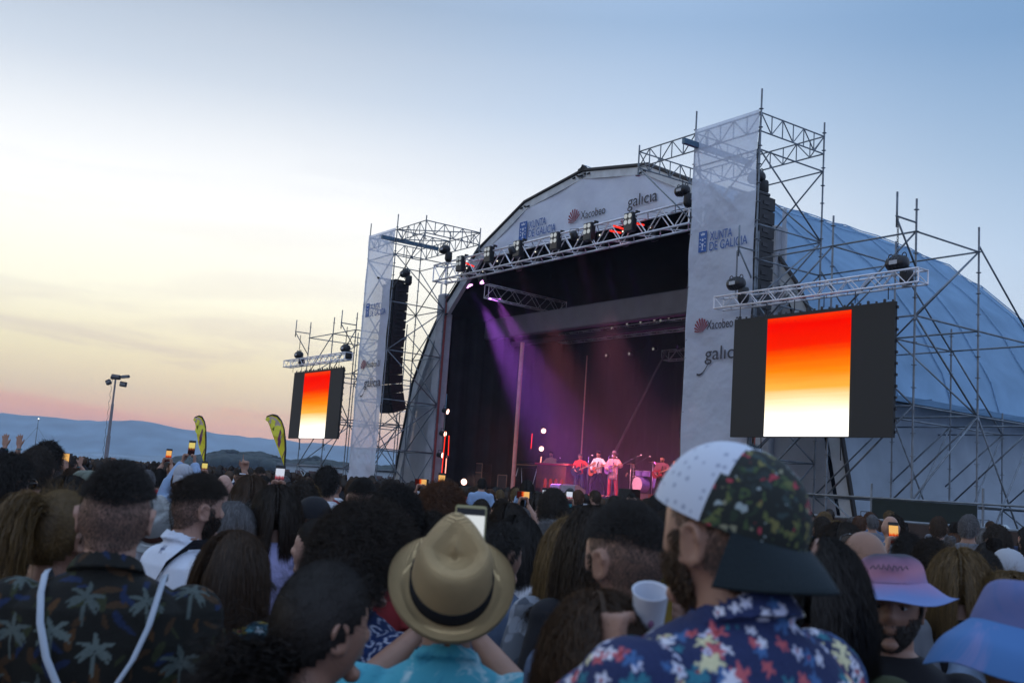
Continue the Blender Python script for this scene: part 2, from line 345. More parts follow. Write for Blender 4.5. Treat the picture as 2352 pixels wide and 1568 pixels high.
def truss(root, p, q, wd, ht, r=.025, step=.5, m=ALU):
    """box truss: four chords and the lacing of each face"""
    p = np.array(p, float); q = np.array(q, float); L_ = np.linalg.norm(q - p); t_ = (q - p) / L_
    side = np.cross(t_, [0, 0, 1.0]); side /= np.linalg.norm(side); upv = np.cross(side, t_)
    cs = [side * wd / 2 * i + upv * ht / 2 * j for i, j in ((-1, -1), (1, -1), (1, 1), (-1, 1))]
    for c in cs: rod(root, 'chord', p + c, q + c, r, m, 8)
    n = max(2, int(round(L_ / step)))
    for f_ in range(4):
        a, c = cs[f_], cs[(f_ + 1) % 4]; b = MB()
        for k in range(n):
            x0, x1 = p + t_ * L_ * k / n, p + t_ * L_ * (k + 1) / n
            b.tube(x0 + (a if k % 2 else c), x1 + (c if k % 2 else a), r * .5, n=5, caps=False)
        for e in (p, q): b.tube(e + a, e + c, r * .7, n=5, caps=False)
        b.build('lacing', m, root)
def hoist(s, w, z_top, z_body, z_hook, label, group=None, bag=True):
    """electric chain hoist: hook and chain above, drum body, load hook and chain bag"""
    t_ = sthing('chain_hoist', label, 'chain hoist', s, w, z_body, group)
    b = MB(); b.path([(-.26, 0, 0), (-.24, 0, 0), (-.2, 0, 0), (.2, 0, 0), (.24, 0, 0), (.26, 0, 0)], [.05, .11, .15, .15, .11, .05], 14)
    for x in (-.12, -.04, .04, .12): b.path([(x - .012, 0, 0), (x + .012, 0, 0)], [.162, .162], 14)
    b.box((0, 0, .13), (.2, .12, .1), bev=.02)
    b.build('motor_body', BLACKM, t_, True)
    pl = MB(); pl.box((0, -.158, 0), (.2, .006, .09)); pl.build('rating_plate', mat('pale_plate', (.45, .47, .5)), t_)
    for sx_ in (-.17, .17):
        pts = [(sx_ + .055 * math.cos(a), 0, .15 + .075 * math.sin(a)) for a in np.linspace(-.3, math.pi + .3, 9)]
        MB().path(pts, .013, 6).build('handle', BLACKM, t_, True)
    ch = MB(); z = .18; k = 0
    while z < z_top - z_body:
        pts = [((.022 * math.cos(a)) * (k % 2), (.022 * math.cos(a)) * ((k + 1) % 2), z + .035 * math.sin(a)) for a in np.linspace(0, 2 * math.pi, 7)]
        ch.path(pts, .008, 5, caps=False); z += .055; k += 1
    z = -.16
    while z > z_hook - z_body:
        pts = [((.022 * math.cos(a)) * (k % 2), (.022 * math.cos(a)) * ((k + 1) % 2), z + .035 * math.sin(a)) for a in np.linspace(0, 2 * math.pi, 7)]
        ch.path(pts, .008, 5, caps=False); z -= .055; k += 1
    ch.build('chain', BLACKM, t_)
    if bag:
        b = MB(); b.path([(.17, .1, -.1), (.17, .1, -.14), (.17, .1, -.4), (.17, .1, -.5)], [.12, .14, .15, .1], 12); b.build('chain_bag', BLACK, t_, True)
    return t_

# ================================================================ PA towers
def pa_tower(name, label, s0, direction, banner_label):
    """direction +1: the top box cantilevers towards larger s"""
    T = sthing(name, label, 'scaffold tower', s0, 0, 0)
    D = direction; B = 2.38; xs = (0, B * D); Wt = 2.57
    for x in xs:
        for y in (0, Wt): standard(T, x, y, .25, 12.55 if y == 0 else 12.3)
    for x in xs:
        for k, z in enumerate((.5, 2.9, 4.9, 6.9, 8.9, 10.9)):
            ledger(T, (x, 0, z), (x, Wt, z))
            if z < 10.5:
                z1 = (2.9, 4.9, 6.9, 8.9, 10.9, 0)[k]
                brace(T, (x, 0, z), (x, Wt, z1)) if (k % 2) else brace(T, (x, Wt, z), (x, 0, z1))
    for y in (0, Wt):
        for k, z in enumerate((.5, 2.9, 4.9, 6.9, 8.9, 10.9)):
            ledger(T, (0, y, z), (B * D, y, z))
            if k < 5:
                z1 = (2.9, 4.9, 6.9, 8.9, 10.9)[k]
                brace(T, (0, y, z), (B * D, y, z1)); brace(T, (B * D, y, z), (0, y, z1))
    X1 = 4.72 * D
    for y in (0, Wt):
        lattice(T, (0, y, 11.9), (B * D, y, 11.9), .5, 5); lattice(T, (B * D, y, 11.9), (X1, y, 11.9), .5, 5)
        standard(T, X1, y, 11.15, 12.1)
        brace(T, (X1, y, 11.4), (B * D, y, 9.4))
    for x in (0, B * D, X1): lattice(T, (x, 0, 11.9 if x else 11.9), (x, Wt, 11.9), .5, 6)
    brace(T, (0, 0, 11.9), (B * D, Wt, 11.9)); brace(T, (B * D, 0, 11.9), (X1, Wt, 11.9))
    MB().box((B * D - .15 * D, .75, 11.5), (.12, 2.7, .15)).build('hanging_beam', BEAMBLUE, T)
    # banner: a tall mesh sheet laced to the front standards
    bn = MB(); nu, nv = 15, 70; V = []; w0 = min(xs) + .03; 
    for j in range(nv):
        v = j / (nv - 1)
        for i in range(nu):
            a = i / (nu - 1); sag = max(0, .10 - v) * 10
            V.append((w0 + (B - .06) * a + .02 * math.sin(v * 31 + s0) * (1 if i in (0, nu - 1) else .3), -.06 - .012 * math.sin(v * 40 + a * 3) - sag * .10 * math.sin(a * 11 + v * 60), 1.25 + (11.98 - 1.25) * v))
    F = [(j * nu + i, j * nu + i + 1, (j + 1) * nu + i + 1, (j + 1) * nu + i) for j in range(nv - 1) for i in range(nu - 1)]
    bn.add(V, F); bo = bn.build('banner', BANNER, None, True); bo.location = tuple(SW(s0, 0, 0)); bo.rotation_euler = (0, 0, AZ)
    tag(bo, banner_label, 'banner')
    for j in range(0, 22):
        z = 1.6 + j * .49
        for x in (w0 - .0, w0 + B - .06): MB().tube((x - .05, -.02, z), (x + .05, -.06, z + .02), .008, n=5).build('cable_tie', BLACK, bo)
    x0 = w0; y = -.10
    crest(bo, (x0 + .38, y, 8.39), .30, .58)
    text('lettering', 'XUNTA', .35, INK_BLUE, bo, (x0 + .79, y, 8.67), .80)
    text('lettering', 'DE GALICIA', .35, INK_BLUE, bo, (x0 + .79, y, 8.39), 1.34)
    scallop(bo, (x0 + .57, y, 6.32), .20, INK_RED)
    text('lettering', 'Xacobeo 21', .36, INK_GREY, bo, (x0 + .82, y, 6.24), 1.22)
    galicia(bo, (x0 + .80, y, 5.42), .52, INK_GREY, 1.42)
    return T
pa_tower('scaffold_tower', 'tall scaffold tower left of the stage, behind the far translucent banner', 0.0, 1, 'tall translucent white banner on the far scaffold tower left of the stage')
pa_tower('scaffold_tower', 'tall scaffold tower right of the stage opening, behind the near banner', 21.82, -1, 'tall white banner on the near tower, partly hidden by the big screen')

def line_array(label, s, w, z_top, n):
    t_ = sthing('line_array', label, 'loudspeaker', s, w, z_top)
    MB().box((0, 0, .10), (.85, .55, .09), bev=.02).build('bumper_frame', BLACKM, t_)
    MB().tube((0, .3, .14), (0, -.9, .14), .04).build('fly_bar', BLACKM, t_)
    y, z, a = 0.0, 0.0, 0.0
    for k in range(n):
        a = 0 if k < n - 6 else (k - (n - 6)) * .055 + .03; h = .385
        y += math.sin(a) * h * .5 if k else 0; z -= math.cos(a) * h * .5
        R = np.array([[1, 0, 0], [0, math.cos(a), -math.sin(a)], [0, math.sin(a), math.cos(a)]])
        b = MB(); W2, D2, H2 = .55, .34, .191; pts = []
        for zz, hh in ((-1, 1), (1, 1)):
            for (x_, y_) in ((-W2, -D2 + .05), (-.1, -D2), (.1, -D2), (W2, -D2 + .05), (W2 * .96, D2), (-W2 * .96, D2)):
                pts.append((x_, y_, zz * H2 * (1 if y_ < 0 else .9)))
        V = np.array(pts) @ R.T + np.array([0, y, z]); b.add(V, [(5, 4, 3, 2, 1, 0), (6, 7, 8, 9, 10, 11)] + [(i, (i + 1) % 6, 6 + (i + 1) % 6, 6 + i) for i in range(6)])
        c = b.build('cabinet', BLACK, t_)
        g_ = MB().box(np.array([0, -D2 + .008, 0]) @ R.T + np.array([0, y, z]), (1.0, .03, .35), R); g_.build('grille', GRILL, c)
        f_ = MB(); [f_.box(np.array([sx_ * .535, -.02, 0]) @ R.T + np.array([0, y, z]), (.05, .24, .10), R) for sx_ in (-1, 1)]; f_.build('rigging_plate', BLACKM, c)
        z -= math.cos(a) * h * .5; y += math.sin(a) * h * .5
    return t_
line_array('black curved line array hanging at the far scaffold tower left of the stage', 1.28, .75, 9.85, 14)
line_array('black line array half hidden between the near tower and the big screen', 20.75, .95, 9.95, 14)
hoist(1.9, .8, 11.4, 10.25, 9.99, 'black chain hoist above the far line array')
hoist(20.75, 1.1, 11.4, 10.6, 10.05, 'black chain hoist seen through the top of the near banner')
hoist(17.35, 1.6, 11.4, 11.0, 10.8, 'black chain hoist above the right end of the stage truss')
hoist(4.3, 1.2, 11.3, 11.0, 10.9, 'small black hoist under the far tower box, at the left end of the stage truss')

# ================================================================ video screens
def screen_material():
    m = bpy.data.materials.new('led_sunset_picture'); m.use_nodes = True; t = m.node_tree; t.nodes.clear()
    o = t.nodes.new('ShaderNodeOutputMaterial'); e = t.nodes.new('ShaderNodeEmission'); c = t.nodes.new('ShaderNodeTexCoord'); s = t.nodes.new('ShaderNodeSeparateXYZ')
    t.links.new(c.outputs['Object'], s.inputs[0]); zz = math_node(t, 'MULTIPLY', s.outputs[2], 1 / 2.95)
    mp = t.nodes.new('ShaderNodeMapping'); mp.inputs['Scale'].default_value = (.25, 1, 7.5); t.links.new(c.outputs['Object'], mp.inputs[0])
    n = t.nodes.new('ShaderNodeTexNoise'); n.inputs['Scale'].default_value = 1.0; n.inputs['Detail'].default_value = 5; t.links.new(mp.outputs[0], n.inputs['Vector'])
    f = math_node(t, 'ADD', zz, math_node(t, 'MULTIPLY', math_node(t, 'SUBTRACT', n.outputs[0], .5), .10))
    col = ramp(t, f, [(0.0, (1.6, 1.55, 1.5)), (.14, (1.5, 1.4, 1.15)), (.30, lin(255, 228, 170)), (.40, lin(254, 180, 70)), (.52, lin(250, 135, 12)), (.63, lin(248, 92, 0)), (.72, lin(244, 30, 0)), (.92, lin(240, 6, 0)), (1, lin(235, 60, 5))])
    t.links.new(col, e.inputs[0]); e.inputs[1].default_value = 0.88; t.links.new(e.outputs[0], o.inputs[0]); return m
LED = screen_material(); LEDBLACK = mat('led_dark_panel', (0.028, 0.026, 0.023), 0.75, 0, 0.12, 60)
def video_screen(label, s, w, z, wd, ht):
    t_ = sthing('video_screen', label, 'video screen', s, w, z)
    MB().box((wd / 2, .06, ht / 2), (wd, .09, ht)).build('panel_wall', LEDBLACK, t_)
    b = MB(); b.add([(0, -.001, 0), (wd * .525, -.001, 0), (wd * .525, -.001, ht * .965), (0, -.001, ht * .965)], [(0, 1, 2, 3)])
    o = b.build('lit_picture', LED, t_); o.location = (wd * .235, .008, .02)
    for i in range(11): MB().box((wd * (i + .5) / 11 - .08, .06, ht + .04), (.05, .06, .08), bev=.01).build('hanging_bracket', BLACKM, t_); MB().box((wd * (i + .5) / 11 + .12, .08, ht + .03), (.03, .04, .05)).build('hanging_bracket', BLACKM, t_)
    for i in range(12): MB().box((wd + .015, .09, ht * (i + .5) / 12), (.04, .05, .06)).build('side_latch', BLACKM, t_)
    for i in range(2): MB().tube((wd * (.2 + .5 * i), .1, 0), (wd * (.2 + .5 * i) - .1, .25, -.5), .012, n=5).build('cable', BLACK, t_, True)
    return t_
video_screen('big LED screen at the right showing a red to white sunset gradient between black bars', 21.59, -.45, 3.36, 4.66, 2.98)
video_screen('distant small LED screen left of the stage showing the same red to white gradient', -5.60, -.45, 3.24, 5.06, 3.04)
def screen_truss(label, s, w, z, L_):
    t_ = sthing('screen_truss', label, 'truss', s, w, z); truss(t_, (0, 0, 0), (L_, 0, 0), .35, .30, .024, .30)
    for i in range(6): rod(t_, 'drop_strap', (.75 + i * (L_ - 1.6) / 5, 0, -.15), (.75 + i * (L_ - 1.6) / 5, .0, -.42), .012, BLACKM, 5)
    return t_
screen_truss('aluminium box truss carrying the big screen on the right', 21.06, -.48, 6.80, 5.9)
screen_truss('aluminium box truss carrying the distant screen on the left', -6.45, -.48, 6.72, 6.4)
for px, py, zt_, lb in ((1690, 652, 8.1, 'chain hoist above the left end of the big screen truss'), (2060, 605, 8.2, 'chain hoist above the right end of the big screen truss'), (686, 815, 8.0, 'chain hoist above the left end of the distant screen truss'), (793, 800, 8.0, 'chain hoist above the right end of the distant screen truss')):
    s_, z_ = onW(px, py, -.48); hoist(s_, -.48, zt_, z_, 6.95, lb)

def screen_scaffold(label, s0, xs, deep):
    T = sthing('screen_scaffold', label, 'scaffold', s0, .15, 0); Wt = 2.5; zs = (.5, 2.05, 4.1, 6.1, 8.0)
    for x in xs:
        for y in (0, Wt): standard(T, x, y, .25, 8.75 if y == 0 else 8.6)
    for i, x in enumerate(xs):
        for k, z in enumerate(zs[1:]):
            ledger(T, (x, 0, z), (x, Wt, z))
            if i != 1: brace(T, (x, 0 if (k + i) % 2 else Wt, zs[k]), (x, Wt if (k + i) % 2 else 0, z))
    for y in (0, Wt):
        for k, z in enumerate(zs[1:]):
            for a, b_ in zip(xs[:-1], xs[1:]):
                ledger(T, (a, y, z), (b_, y, z)); brace(T, (a, y, zs[k] if k % 2 else z), (b_, y, z if k % 2 else zs[k]))
    for x in (xs[0], xs[-1]):   # front cantilevers for the hoists
        ledger(T, (x, 0, 8.2), (x, -.75, 8.2)); brace(T, (x, 0, 7.2), (x, -.72, 8.15)); rod(T, 'ledger', (x, -.72, 7.95), (x, -.72, 8.75), .024)
    for x in xs:   # stepped buttress bays behind
        for j, (y, zt) in enumerate(((Wt + 2.5, 6.2), (Wt + 5.0, 4.2))[:deep]):
            standard(T, x, y, .25, zt + .5)
            for z in zs[1:]:
                if z <= zt: ledger(T, (x, y - 2.5, z), (x, y, z))
            brace(T, (x, y - 2.5, zt + 1.95), (x, y, zt - .1)); brace(T, (x, y, .5), (x, y - 2.5, 4.1 if j == 0 else 2.05)); brace(T, (x, y - 2.5, .5), (x, y, 4.1 if zt > 4.1 else 2.05))
            if x != xs[-1]:
                x2 = xs[list(xs).index(x) + 1]
                for z in zs[1:]:
                    if z <= zt: ledger(T, (x, y, z), (x2, y, z))
                brace(T, (x, y, 2.05), (x2, y, 4.1)); brace(T, (x2, y, .5), (x, y, 2.05))
    return T
screen_scaffold('scaffold frame behind the big screen on the right, in front of the blue tent', 21.75, (0, 2.35, 4.6), 2)
screen_scaffold('dark scaffold frame behind the distant screen on the left', -5.6, (0, 2.5, 4.75), 1)
# outrigger rails low in front of the tent at the right
T = sthing('handrail', 'horizontal steel rails on posts along the foot of the right scaffold', 'railing', 23.6, -.9, 0)
for x in (0, 2.5, 5.0, 7.5): standard(T, x, 0, .2, 2.35)
for z in (1.5, 2.05): rod(T, 'rail', (-.1, 0, z), (7.6, 0, z), .024)
MB().prism([(2.55, 1.5), (4.9, 1.5), (4.9, 2.02), (2.55, 2.02)], -.05, -.035).build('dark_mesh_panel', mat('green_scrim', (.012, .02, .018), .9), T)

# ================================================================ stage tent
WF = 2.85                                    # front plane of the arch
half = [onW(x, y, WF) for x, y in ((905, 1087), (950, 880), (989.6, 772), (1018, 711), (1105, 569), (1208, 464), (1349, 387.5))]
CX = 10.9
hp = [(CX - s, z) for s, z in half]          # half widths and heights, from the foot to the ridge
hp[0] = (hp[0][0] + .25, 0.0)
prof = [(-a, z) for a, z in hp] + [(0, hp[-1][1] + .12)] + [(a, z) for a, z in reversed(hp)]
TT = sthing('stage_tent', 'big arched stage tent with pale front gable and blue fabric body', 'stage tent', CX, 0, 0)
def densify(P, k=4):
    P = np.array(P); out = []
    for a, c in zip(P[:-1], P[1:]): out += [a + (c - a) * i / k for i in range(k)]
    return np.array(out + [P[-1]])
pd = densify(prof); rows = []
segs = [(WF + .02, 1.0), (WF + 2.6, 1.0), (WF + 5.2, 1.0), (WF + 7.8, 1.0), (WF + 10.4, 1.0), (WF + 13, .985), (WF + 15.6, .945), (WF + 18.2, .87), (WF + 20.5, .76), (WF + 22.4, .60), (WF + 23.6, .42), (WF + 24.2, .2)]
SEAM = mat('tent_seam', (0.20, 0.34, 0.50), .8)
for k in range(len(segs) - 1):
    for sub in range(4):
        f_ = sub / 4; w_ = segs[k][0] * (1 - f_) + segs[k + 1][0] * f_; sc_ = segs[k][1] * (1 - f_) + segs[k + 1][1] * f_
        rows.append((w_, sc_, math.sin(math.pi * f_)))
rows.append((segs[-1][0], segs[-1][1], 0))
rng2 = np.random.default_rng(9); R3 = []
for (w_, sc_, dip) in rows:
    ring = []
    for i, (a, z) in enumerate(pd):
        nrm = np.array([a, z - 3.0]); nrm = nrm / max(np.linalg.norm(nrm), 1e-6); d_ = -.16 * dip * (0.5 + .5 * math.sin(i * math.pi / 4) ** 2) + rng2.normal(0, .012)
        ring.append((a * sc_ + nrm[0] * d_, w_, max(z * (sc_ ** .75) + nrm[1] * d_, 4.85 if w_ > WF + .1 else 4.7)))
    R3.append(ring)
b = MB(); b.loft(R3, caps=False, closed=False); b.build('membrane', TENT, TT, True)
for k_, (w_, sc_) in enumerate(segs[1:-1]):   # welded seams over each frame
    i_ = min((k_ + 1) * 4, len(R3) - 1); MB().path([np.array(q) * np.array([1.003, 1, 1.003]) for q in R3[i_]], .022, 5).build('seam', SEAM, TT, True)
for i_ in (8, 12, 16, 20, 28, 32, 36, 40):
    if i_ < len(pd): MB().path([np.array(r_[i_]) * np.array([1.003, 1, 1.003]) for r_ in R3], .016, 5).build('seam', SEAM, TT, True)
# dark hem rope and hanging side walls under the membrane
xh = abs(np.interp(4.9, [p[1] for p in hp], [p[0] for p in hp]))
for sgn in (-1, 1):
    pts = [(sgn * (xh * r_[1] + .03), r_[0], 4.88) for r_ in rows]
    MB().path(pts, .07, 6).build('hem', BLACK, TT, True)
    b = MB(); lo = []; hi = []
    for k in range(60):
        w_ = WF + .3 + k * 17.0 / 59; sc_ = np.interp(w_, [s_[0] for s_ in segs], [s_[1] for s_ in segs]); fl = .10 * math.sin(k * 1.3) + .05 * math.sin(k * 2.9)
        hi.append((sgn * (xh * sc_ - .25 + fl * .4), w_, 4.95)); lo.append((sgn * (xh * sc_ + .55 + fl), w_, .1))
    b.loft([lo, hi], caps=False, closed=False); b.build('side_wall', WALLF, TT, True)
# gable: fascia above the opening and solid side panels, with an outer band
OL, OT = 8.75, 9.55                           # half width and height of the opening
zt = lambda a: float(np.interp(abs(a), [p[0] for p in hp][::-1], [p[1] for p in hp][::-1]))
inner = [(a * .965, z - .33 if z > 1 else z) for a, z in prof]
zin = lambda a: float(np.interp(abs(a), [p[0] * .965 for p in hp][::-1], [p[1] - .33 for p in hp][::-1]))
n_ = 61; xs_ = np.linspace(-6.5, 6.5, n_)
b = MB(); rr = []
for j in range(6): rr.append([(x, WF - .02 + .03 * math.sin(x * 2.2 + j), max(10.92, min(10.92 + (zin(x) - 10.92) * j / 5, zin(x)))) for x in xs_])
b.loft(rr, caps=False, closed=False); fas = b.build('fascia', FASCIA, TT, True)
b = MB(); b.loft([[(a, WF - .06, z) for a, z in prof], [(a, WF - .06, z) for a, z in inner], [(a, WF + .12, z) for a, z in inner]], caps=False, closed=False)
b.build('arch_band', mat('grey_white_band', (.50, .54, .57), .6, 0, .15, 3), TT)
MB().path([(a, WF - .06, z) for a, z in prof], .07, 6).build('arch_edge', BLACK, TT)
bl = MB()
for a, z in hp[3:7]:
    for sg in (-1, 1):
        for q in (-.22, 0, .22): bl.tube((sg * a * .975 + q, WF - .16, z - .22 - abs(q) * .3), (sg * a * .975 + q, WF - .05, z - .22), .035, n=6)
bl.build('bolt', BLACKM, TT)
for sg in (-1, 1):
    b = MB(); rr = []
    for z in np.linspace(.2, 10.2, 14):
        outer = float(np.interp(z, [p[1] - .42 if p[1] > 1 else 0 for p in hp], [p[0] * .955 for p in hp]))
        rr.append([(sg * (OL + .55 + (outer - OL - .55) * i / 8), WF - .02 + .05 * math.sin(i + z), z) for i in range(9)] if outer > OL + .6 else [(sg * (OL + .55 + .02 * i), WF, z) for i in range(9)])
    b.loft(rr, caps=False, closed=False); b.build('wing_panel', GREYF, TT, True)
    MB().box((sg * (OL + .27), WF + .05, 4.9), (.56, .5, 9.6), bev=.05).build('leg_column', mat('pale_column', (.40, .42, .46), .6, 0, .12, 3), TT)
    MB().box((sg * (OL - .03), WF - .1, 4.9), (.05, .12, 9.4)).build('red_lit_edge', mat('red_glow_edge', (.35, .10, .09), .6), TT)  # red glow along the opening is put into the edge colour
# lettering on the gable
def fx(x, y): s_, z_ = onW(x, y, WF - .06); return s_ - CX, z_
y_ = WF - .09
crest(fas, (-3.70, y_, 11.22), .50, .72)
text('lettering', 'XUNTA', .43, INK_BLUE, fas, (-3.06, y_, 11.60), 1.06)
text('lettering', 'DE GALICIA', .43, INK_BLUE, fas, (-3.06, y_, 11.25), 1.68)
scallop(fas, (-.36, y_, 11.56), .26, INK_RED)
text('lettering', 'Xacobeo', .44, INK_GREY, fas, (.09, y_, 11.42), 1.36)
galicia(fas, (2.62, y_, 11.40), .60, INK_GREY, 1.46)

# ================================================================ stage inside
FL = 1.6
ST = sthing('stage', 'black stage deck with dark drapes on its sides and back', 'stage', CX, 0, 0)
DECK = mat('stage_deck', (0.04, 0.035, 0.035), 0.55, 0, 0.3, 4)
MB().box((0, WF + 4.95, FL - .10), (18.2, 12.2, .2)).build('deck', DECK, ST)
MB().box((0, WF - 1.1, FL / 2 - .1), (18.3, .08, FL - .1)).build('skirt', DRAPE, ST)
for sg in (-1, 1):
    b = MB(); n = 90
    for x0, nm in ((OL + .12, 0),):
        rr = [[(sg * (x0 + .05 * math.sin(k * .9) + .03 * math.sin(k * 2.3)), WF + .4 + k * 11.0 / (n - 1), z) for k in range(n)] for z in (.2, 4, 7, 8.9)]
        b.loft(rr, caps=False, closed=False)
    b.build('side_drape', DRAPE, ST, True)
rr = [[(-OL - .1 + k * (2 * OL + .2) / 119, WF + 11.2 + .06 * math.sin(k * .9) + .04 * math.sin(k * 2.1), min(z, zin(-OL - .1 + k * (2 * OL + .2) / 119) + .08)) for k in range(120)] for z in (.2, 4, 8.0, 13.6)]
b = MB(); b.loft(rr, caps=False, closed=False); b.build('back_drape', DRAPE, ST, True)
rr = [[(a * .975, w_, z - .30) for a, z in prof if z > 4] for w_ in (WF + .16, WF + 4, WF + 8, WF + 11.3)]
b = MB(); b.loft(rr, caps=False, closed=False); b.build('roof_lining', DRAPE, ST, True)
MB().box((0, 5.0, 8.42), (17.6, .35, .88), bev=.06).build('roof_beam', mat('grey_roof_beam', (.09, .085, .105), .6, 0, .15, 2), ST)
MB().box((0, 6.2, 7.95), (17.0, .22, .2)).build('roof_beam', mat('grey_roof_beam', (.20, .19, .22)), ST)
MB().tube((4.8 - CX, 5.0, FL), (4.8 - CX, 5.0, 7.7), .09, n=10).build('tent_pole', mat('red_glow_pole', (.62, .30, .26), .5), ST)  # red stage light falling on the poles is put into their base colour
MB().tube((5.4 - CX, 8.0, FL), (5.4 - CX, 8.0, 7.5), .03, n=8).build('tent_pole', MATS['red_glow_pole'], ST)
MB().tube((9.2 - CX, 9.0, 7.6), (6.4 - CX, 9.0, 3.5), .05, n=8).build('diagonal_strut', mat('dull_grey', (.10, .09, .10)), ST)
def stage_truss(label, p, q, wd=.5, ht=.5, r=.025, step=.55):
    t_ = sthing('stage_truss', label, 'truss', p[0], p[1], p[2]); d_ = np.array(q) - np.array(p); truss(t_, (0, 0, 0), d_, wd, ht, r, step); return t_
tx0, tz0 = onW(1010, 622, 2.1); tx1, tz1 = onW(1588, 492, 2.1)
TZ = (tz0 + tz1) / 2 - .10; TX0, TX1 = tx0, tx1 + .2
FT = stage_truss('long lit aluminium lighting truss across the front of the stage', (TX0, 2.1, TZ), (TX1, 2.1, TZ), .6, .68, .040, .62)
stage_truss('side truss running back into the dark stage on the left', (5.0, 2.9, 9.5), (5.0, 6.9, 9.4), .3, .55, .02, .5)
stage_truss('rear truss with small lamps under the grey roof beam', (3.6, 8.0, 8.35), (17.5, 8.0, 8.35), .4, .4, .022, .45)
stage_truss('lowest rear truss of lamps deep inside the stage', (8.5, 9.6, 7.5), (17.5, 9.6, 7.5), .4, .4, .022, .45)
LENS = mat('lamp_lens', (.75, .75, .7), .2, 0, .05, 5, emit=lin(235, 235, 210), estr=.12)
for k, (px, py) in enumerate(((1058, 606), (1123, 585), (1190, 572), (1276, 554), (1353, 533), (1447, 511))):
    s_, z_ = onW(px, py, 1.75)
    t_ = sthing('blinder_light', 'four-lamp blinder clamped to the front truss, ' + ('leftmost of six', 'second from the left', 'third from the left', 'third from the right', 'second from the right', 'rightmost of six')[k], 'stage light', s_, 1.75, z_, 'four-lamp blinders on the front truss')
    MB().box((0, 0, 0), (.42, .22, .62), bev=.02).build('housing', BLACKM, t_)
    MB().box((.20, .12, .34), (.05, .16, .08)).build('clamp', BLACKM, t_)
    for i in (-1, 1):
        for j in (-1, 1): MB().tube((i * .10, -.105, j * .10 + .09), (i * .10, -.125, j * .10 + .09), .075, .08, n=14).build('lamp', LENS, t_)
LEDW = emis('tiny_led', (1, .93, .75), 1.4)
for k, (px, py) in enumerate(((1078, 620), (1115, 627), (1148, 604), (1192, 594), (1236, 583), (1285, 569), (1334, 556), (1384, 545), (1437, 537), (1500, 528))):
    s_, z_ = onW(px, py, 2.5)
    t_ = sthing('moving_head', 'dark moving-head lamp hanging under the front truss', 'stage light', s_, 2.5, z_ + .05, 'moving heads under the front truss')
    MB().box((0, 0, 0), (.30, .28, .14), bev=.03).build('base', BLACKM, t_)
    for sg in (-1, 1): MB().box((sg * .15, 0, -.18), (.04, .14, .30), bev=.01).build('yoke_arm', BLACKM, t_)
    MB().path([(0, -.02, -.14), (0, .0, -.2), (.03, .05, -.38), (.035, .06, -.42)], [.06, .11, .13, .12], 12).build('head', BLACKM, t_, True)
    MB().box((0, -.145, 0), (.05, .012, .045)).build('status_light', LEDW, t_)
VIO = emis('violet_lens', lin(255, 170, 255), 2.6)
def beam(name, label, s, w, z, target, col, watt, spot, parent_mat, size=.16, grp=None):
    t_ = sthing(name, label, 'stage light', s, w, z, grp)
    d_ = np.array(target, float) - np.array([s, w, z]); d_ /= np.linalg.norm(d_); p0 = -d_ * .26
    MB().path([p0, p0 * .9, d_ * -.03, (0, 0, 0)], [size * .5, size * .85, size, size * 1.02], 14).build('lamp_can', BLACKM, t_, True)
    a = np.cross(d_, [0, 0, 1.0]); a /= np.linalg.norm(a); c = np.cross(a, d_)
    ring = [tuple(d_ * .004 + size * .92 * (math.cos(q) * a + math.sin(q) * c)) for q in np.linspace(0, 2 * math.pi, 18, endpoint=False)]
    MB().add(ring, [tuple(range(18))]).build('lens', parent_mat, t_)
    yk = MB(); yk.path([p0 * .5 + a * size * 1.15, p0 * .5 + a * size * 1.2 + np.array([0, 0, .2]), p0 * .5 - a * size * 1.2 + np.array([0, 0, .2]), p0 * .5 - a * size * 1.15], .012, 6); yk.build('yoke', BLACKM, t_)
    if watt:
        ld = bpy.data.lights.new('spot', 'SPOT'); lo = bpy.data.objects.new('spot_beam', ld); COL.objects.link(lo); lo.parent = t_
        ld.energy = watt; ld.color = col; ld.spot_size = math.radians(spot); ld.spot_blend = 1.0; ld.shadow_soft_size = size * .6
        lo.location = tuple(d_ * .06); lo.rotation_euler = Vector(d_).to_track_quat('-Z', 'Y').to_euler()
    return t_
s_, z_ = onW(1078, 657, 3.1); beam('violet_spotlight', 'violet lit spotlight under the left end of the front truss, the left one', s_, 3.1, z_, (8.6, 4.9, 2.2), (.55, .14, 1.0), 21000, 20, VIO)
s_, z_ = onW(1109, 647, 3.1); beam('violet_spotlight', 'violet lit spotlight right of its twin under the left end of the front truss', s_, 3.1, z_, (10.2, 5.2, 2.2), (.70, .16, 1.0), 13000, 20, VIO)
for k, (px, py) in enumerate(((1192, 612), (1285, 585), (1334, 575), (1384, 562), (1437, 556))):
    s_, z_ = onW(px, py + 10, 3.3)
    beam('dim_spotlight', 'dim violet spotlight deep under the front truss', s_, 3.3, z_, (s_ + 1.0, 5.2, 3.0), (.38, .12, .95), 900, 9, mat('dim_lens', (.1, .05, .2), .3), .11, 'dim violet spotlights inside the stage')
ORA = emis('warm_pink_lens', lin(255, 190, 170), 4.0)
def lit_at(px, py, w, tgt, watt, label, col=(1, .22, .18), sz=.115):
    s_, z_ = onW(px, py, w); return beam('floor_stand_light', label, s_, w, z_, tgt, col, watt, 55, ORA, sz)
lit_at(1248, 989, 7.6, (10, 5, 2.5), 130, 'glowing lamp at the top of the stand left of the keyboard player', (1, .16, .2))
lit_at(1243, 1030, 7.6, (9.5, 5.5, 2.5), 110, 'glowing lamp halfway up the stand left of the keyboard player', (1, .12, .2))
lit_at(1028, 945, 2.75, (9, 6, 3), 80, 'small lamp highest on the red edge at the left of the stage')
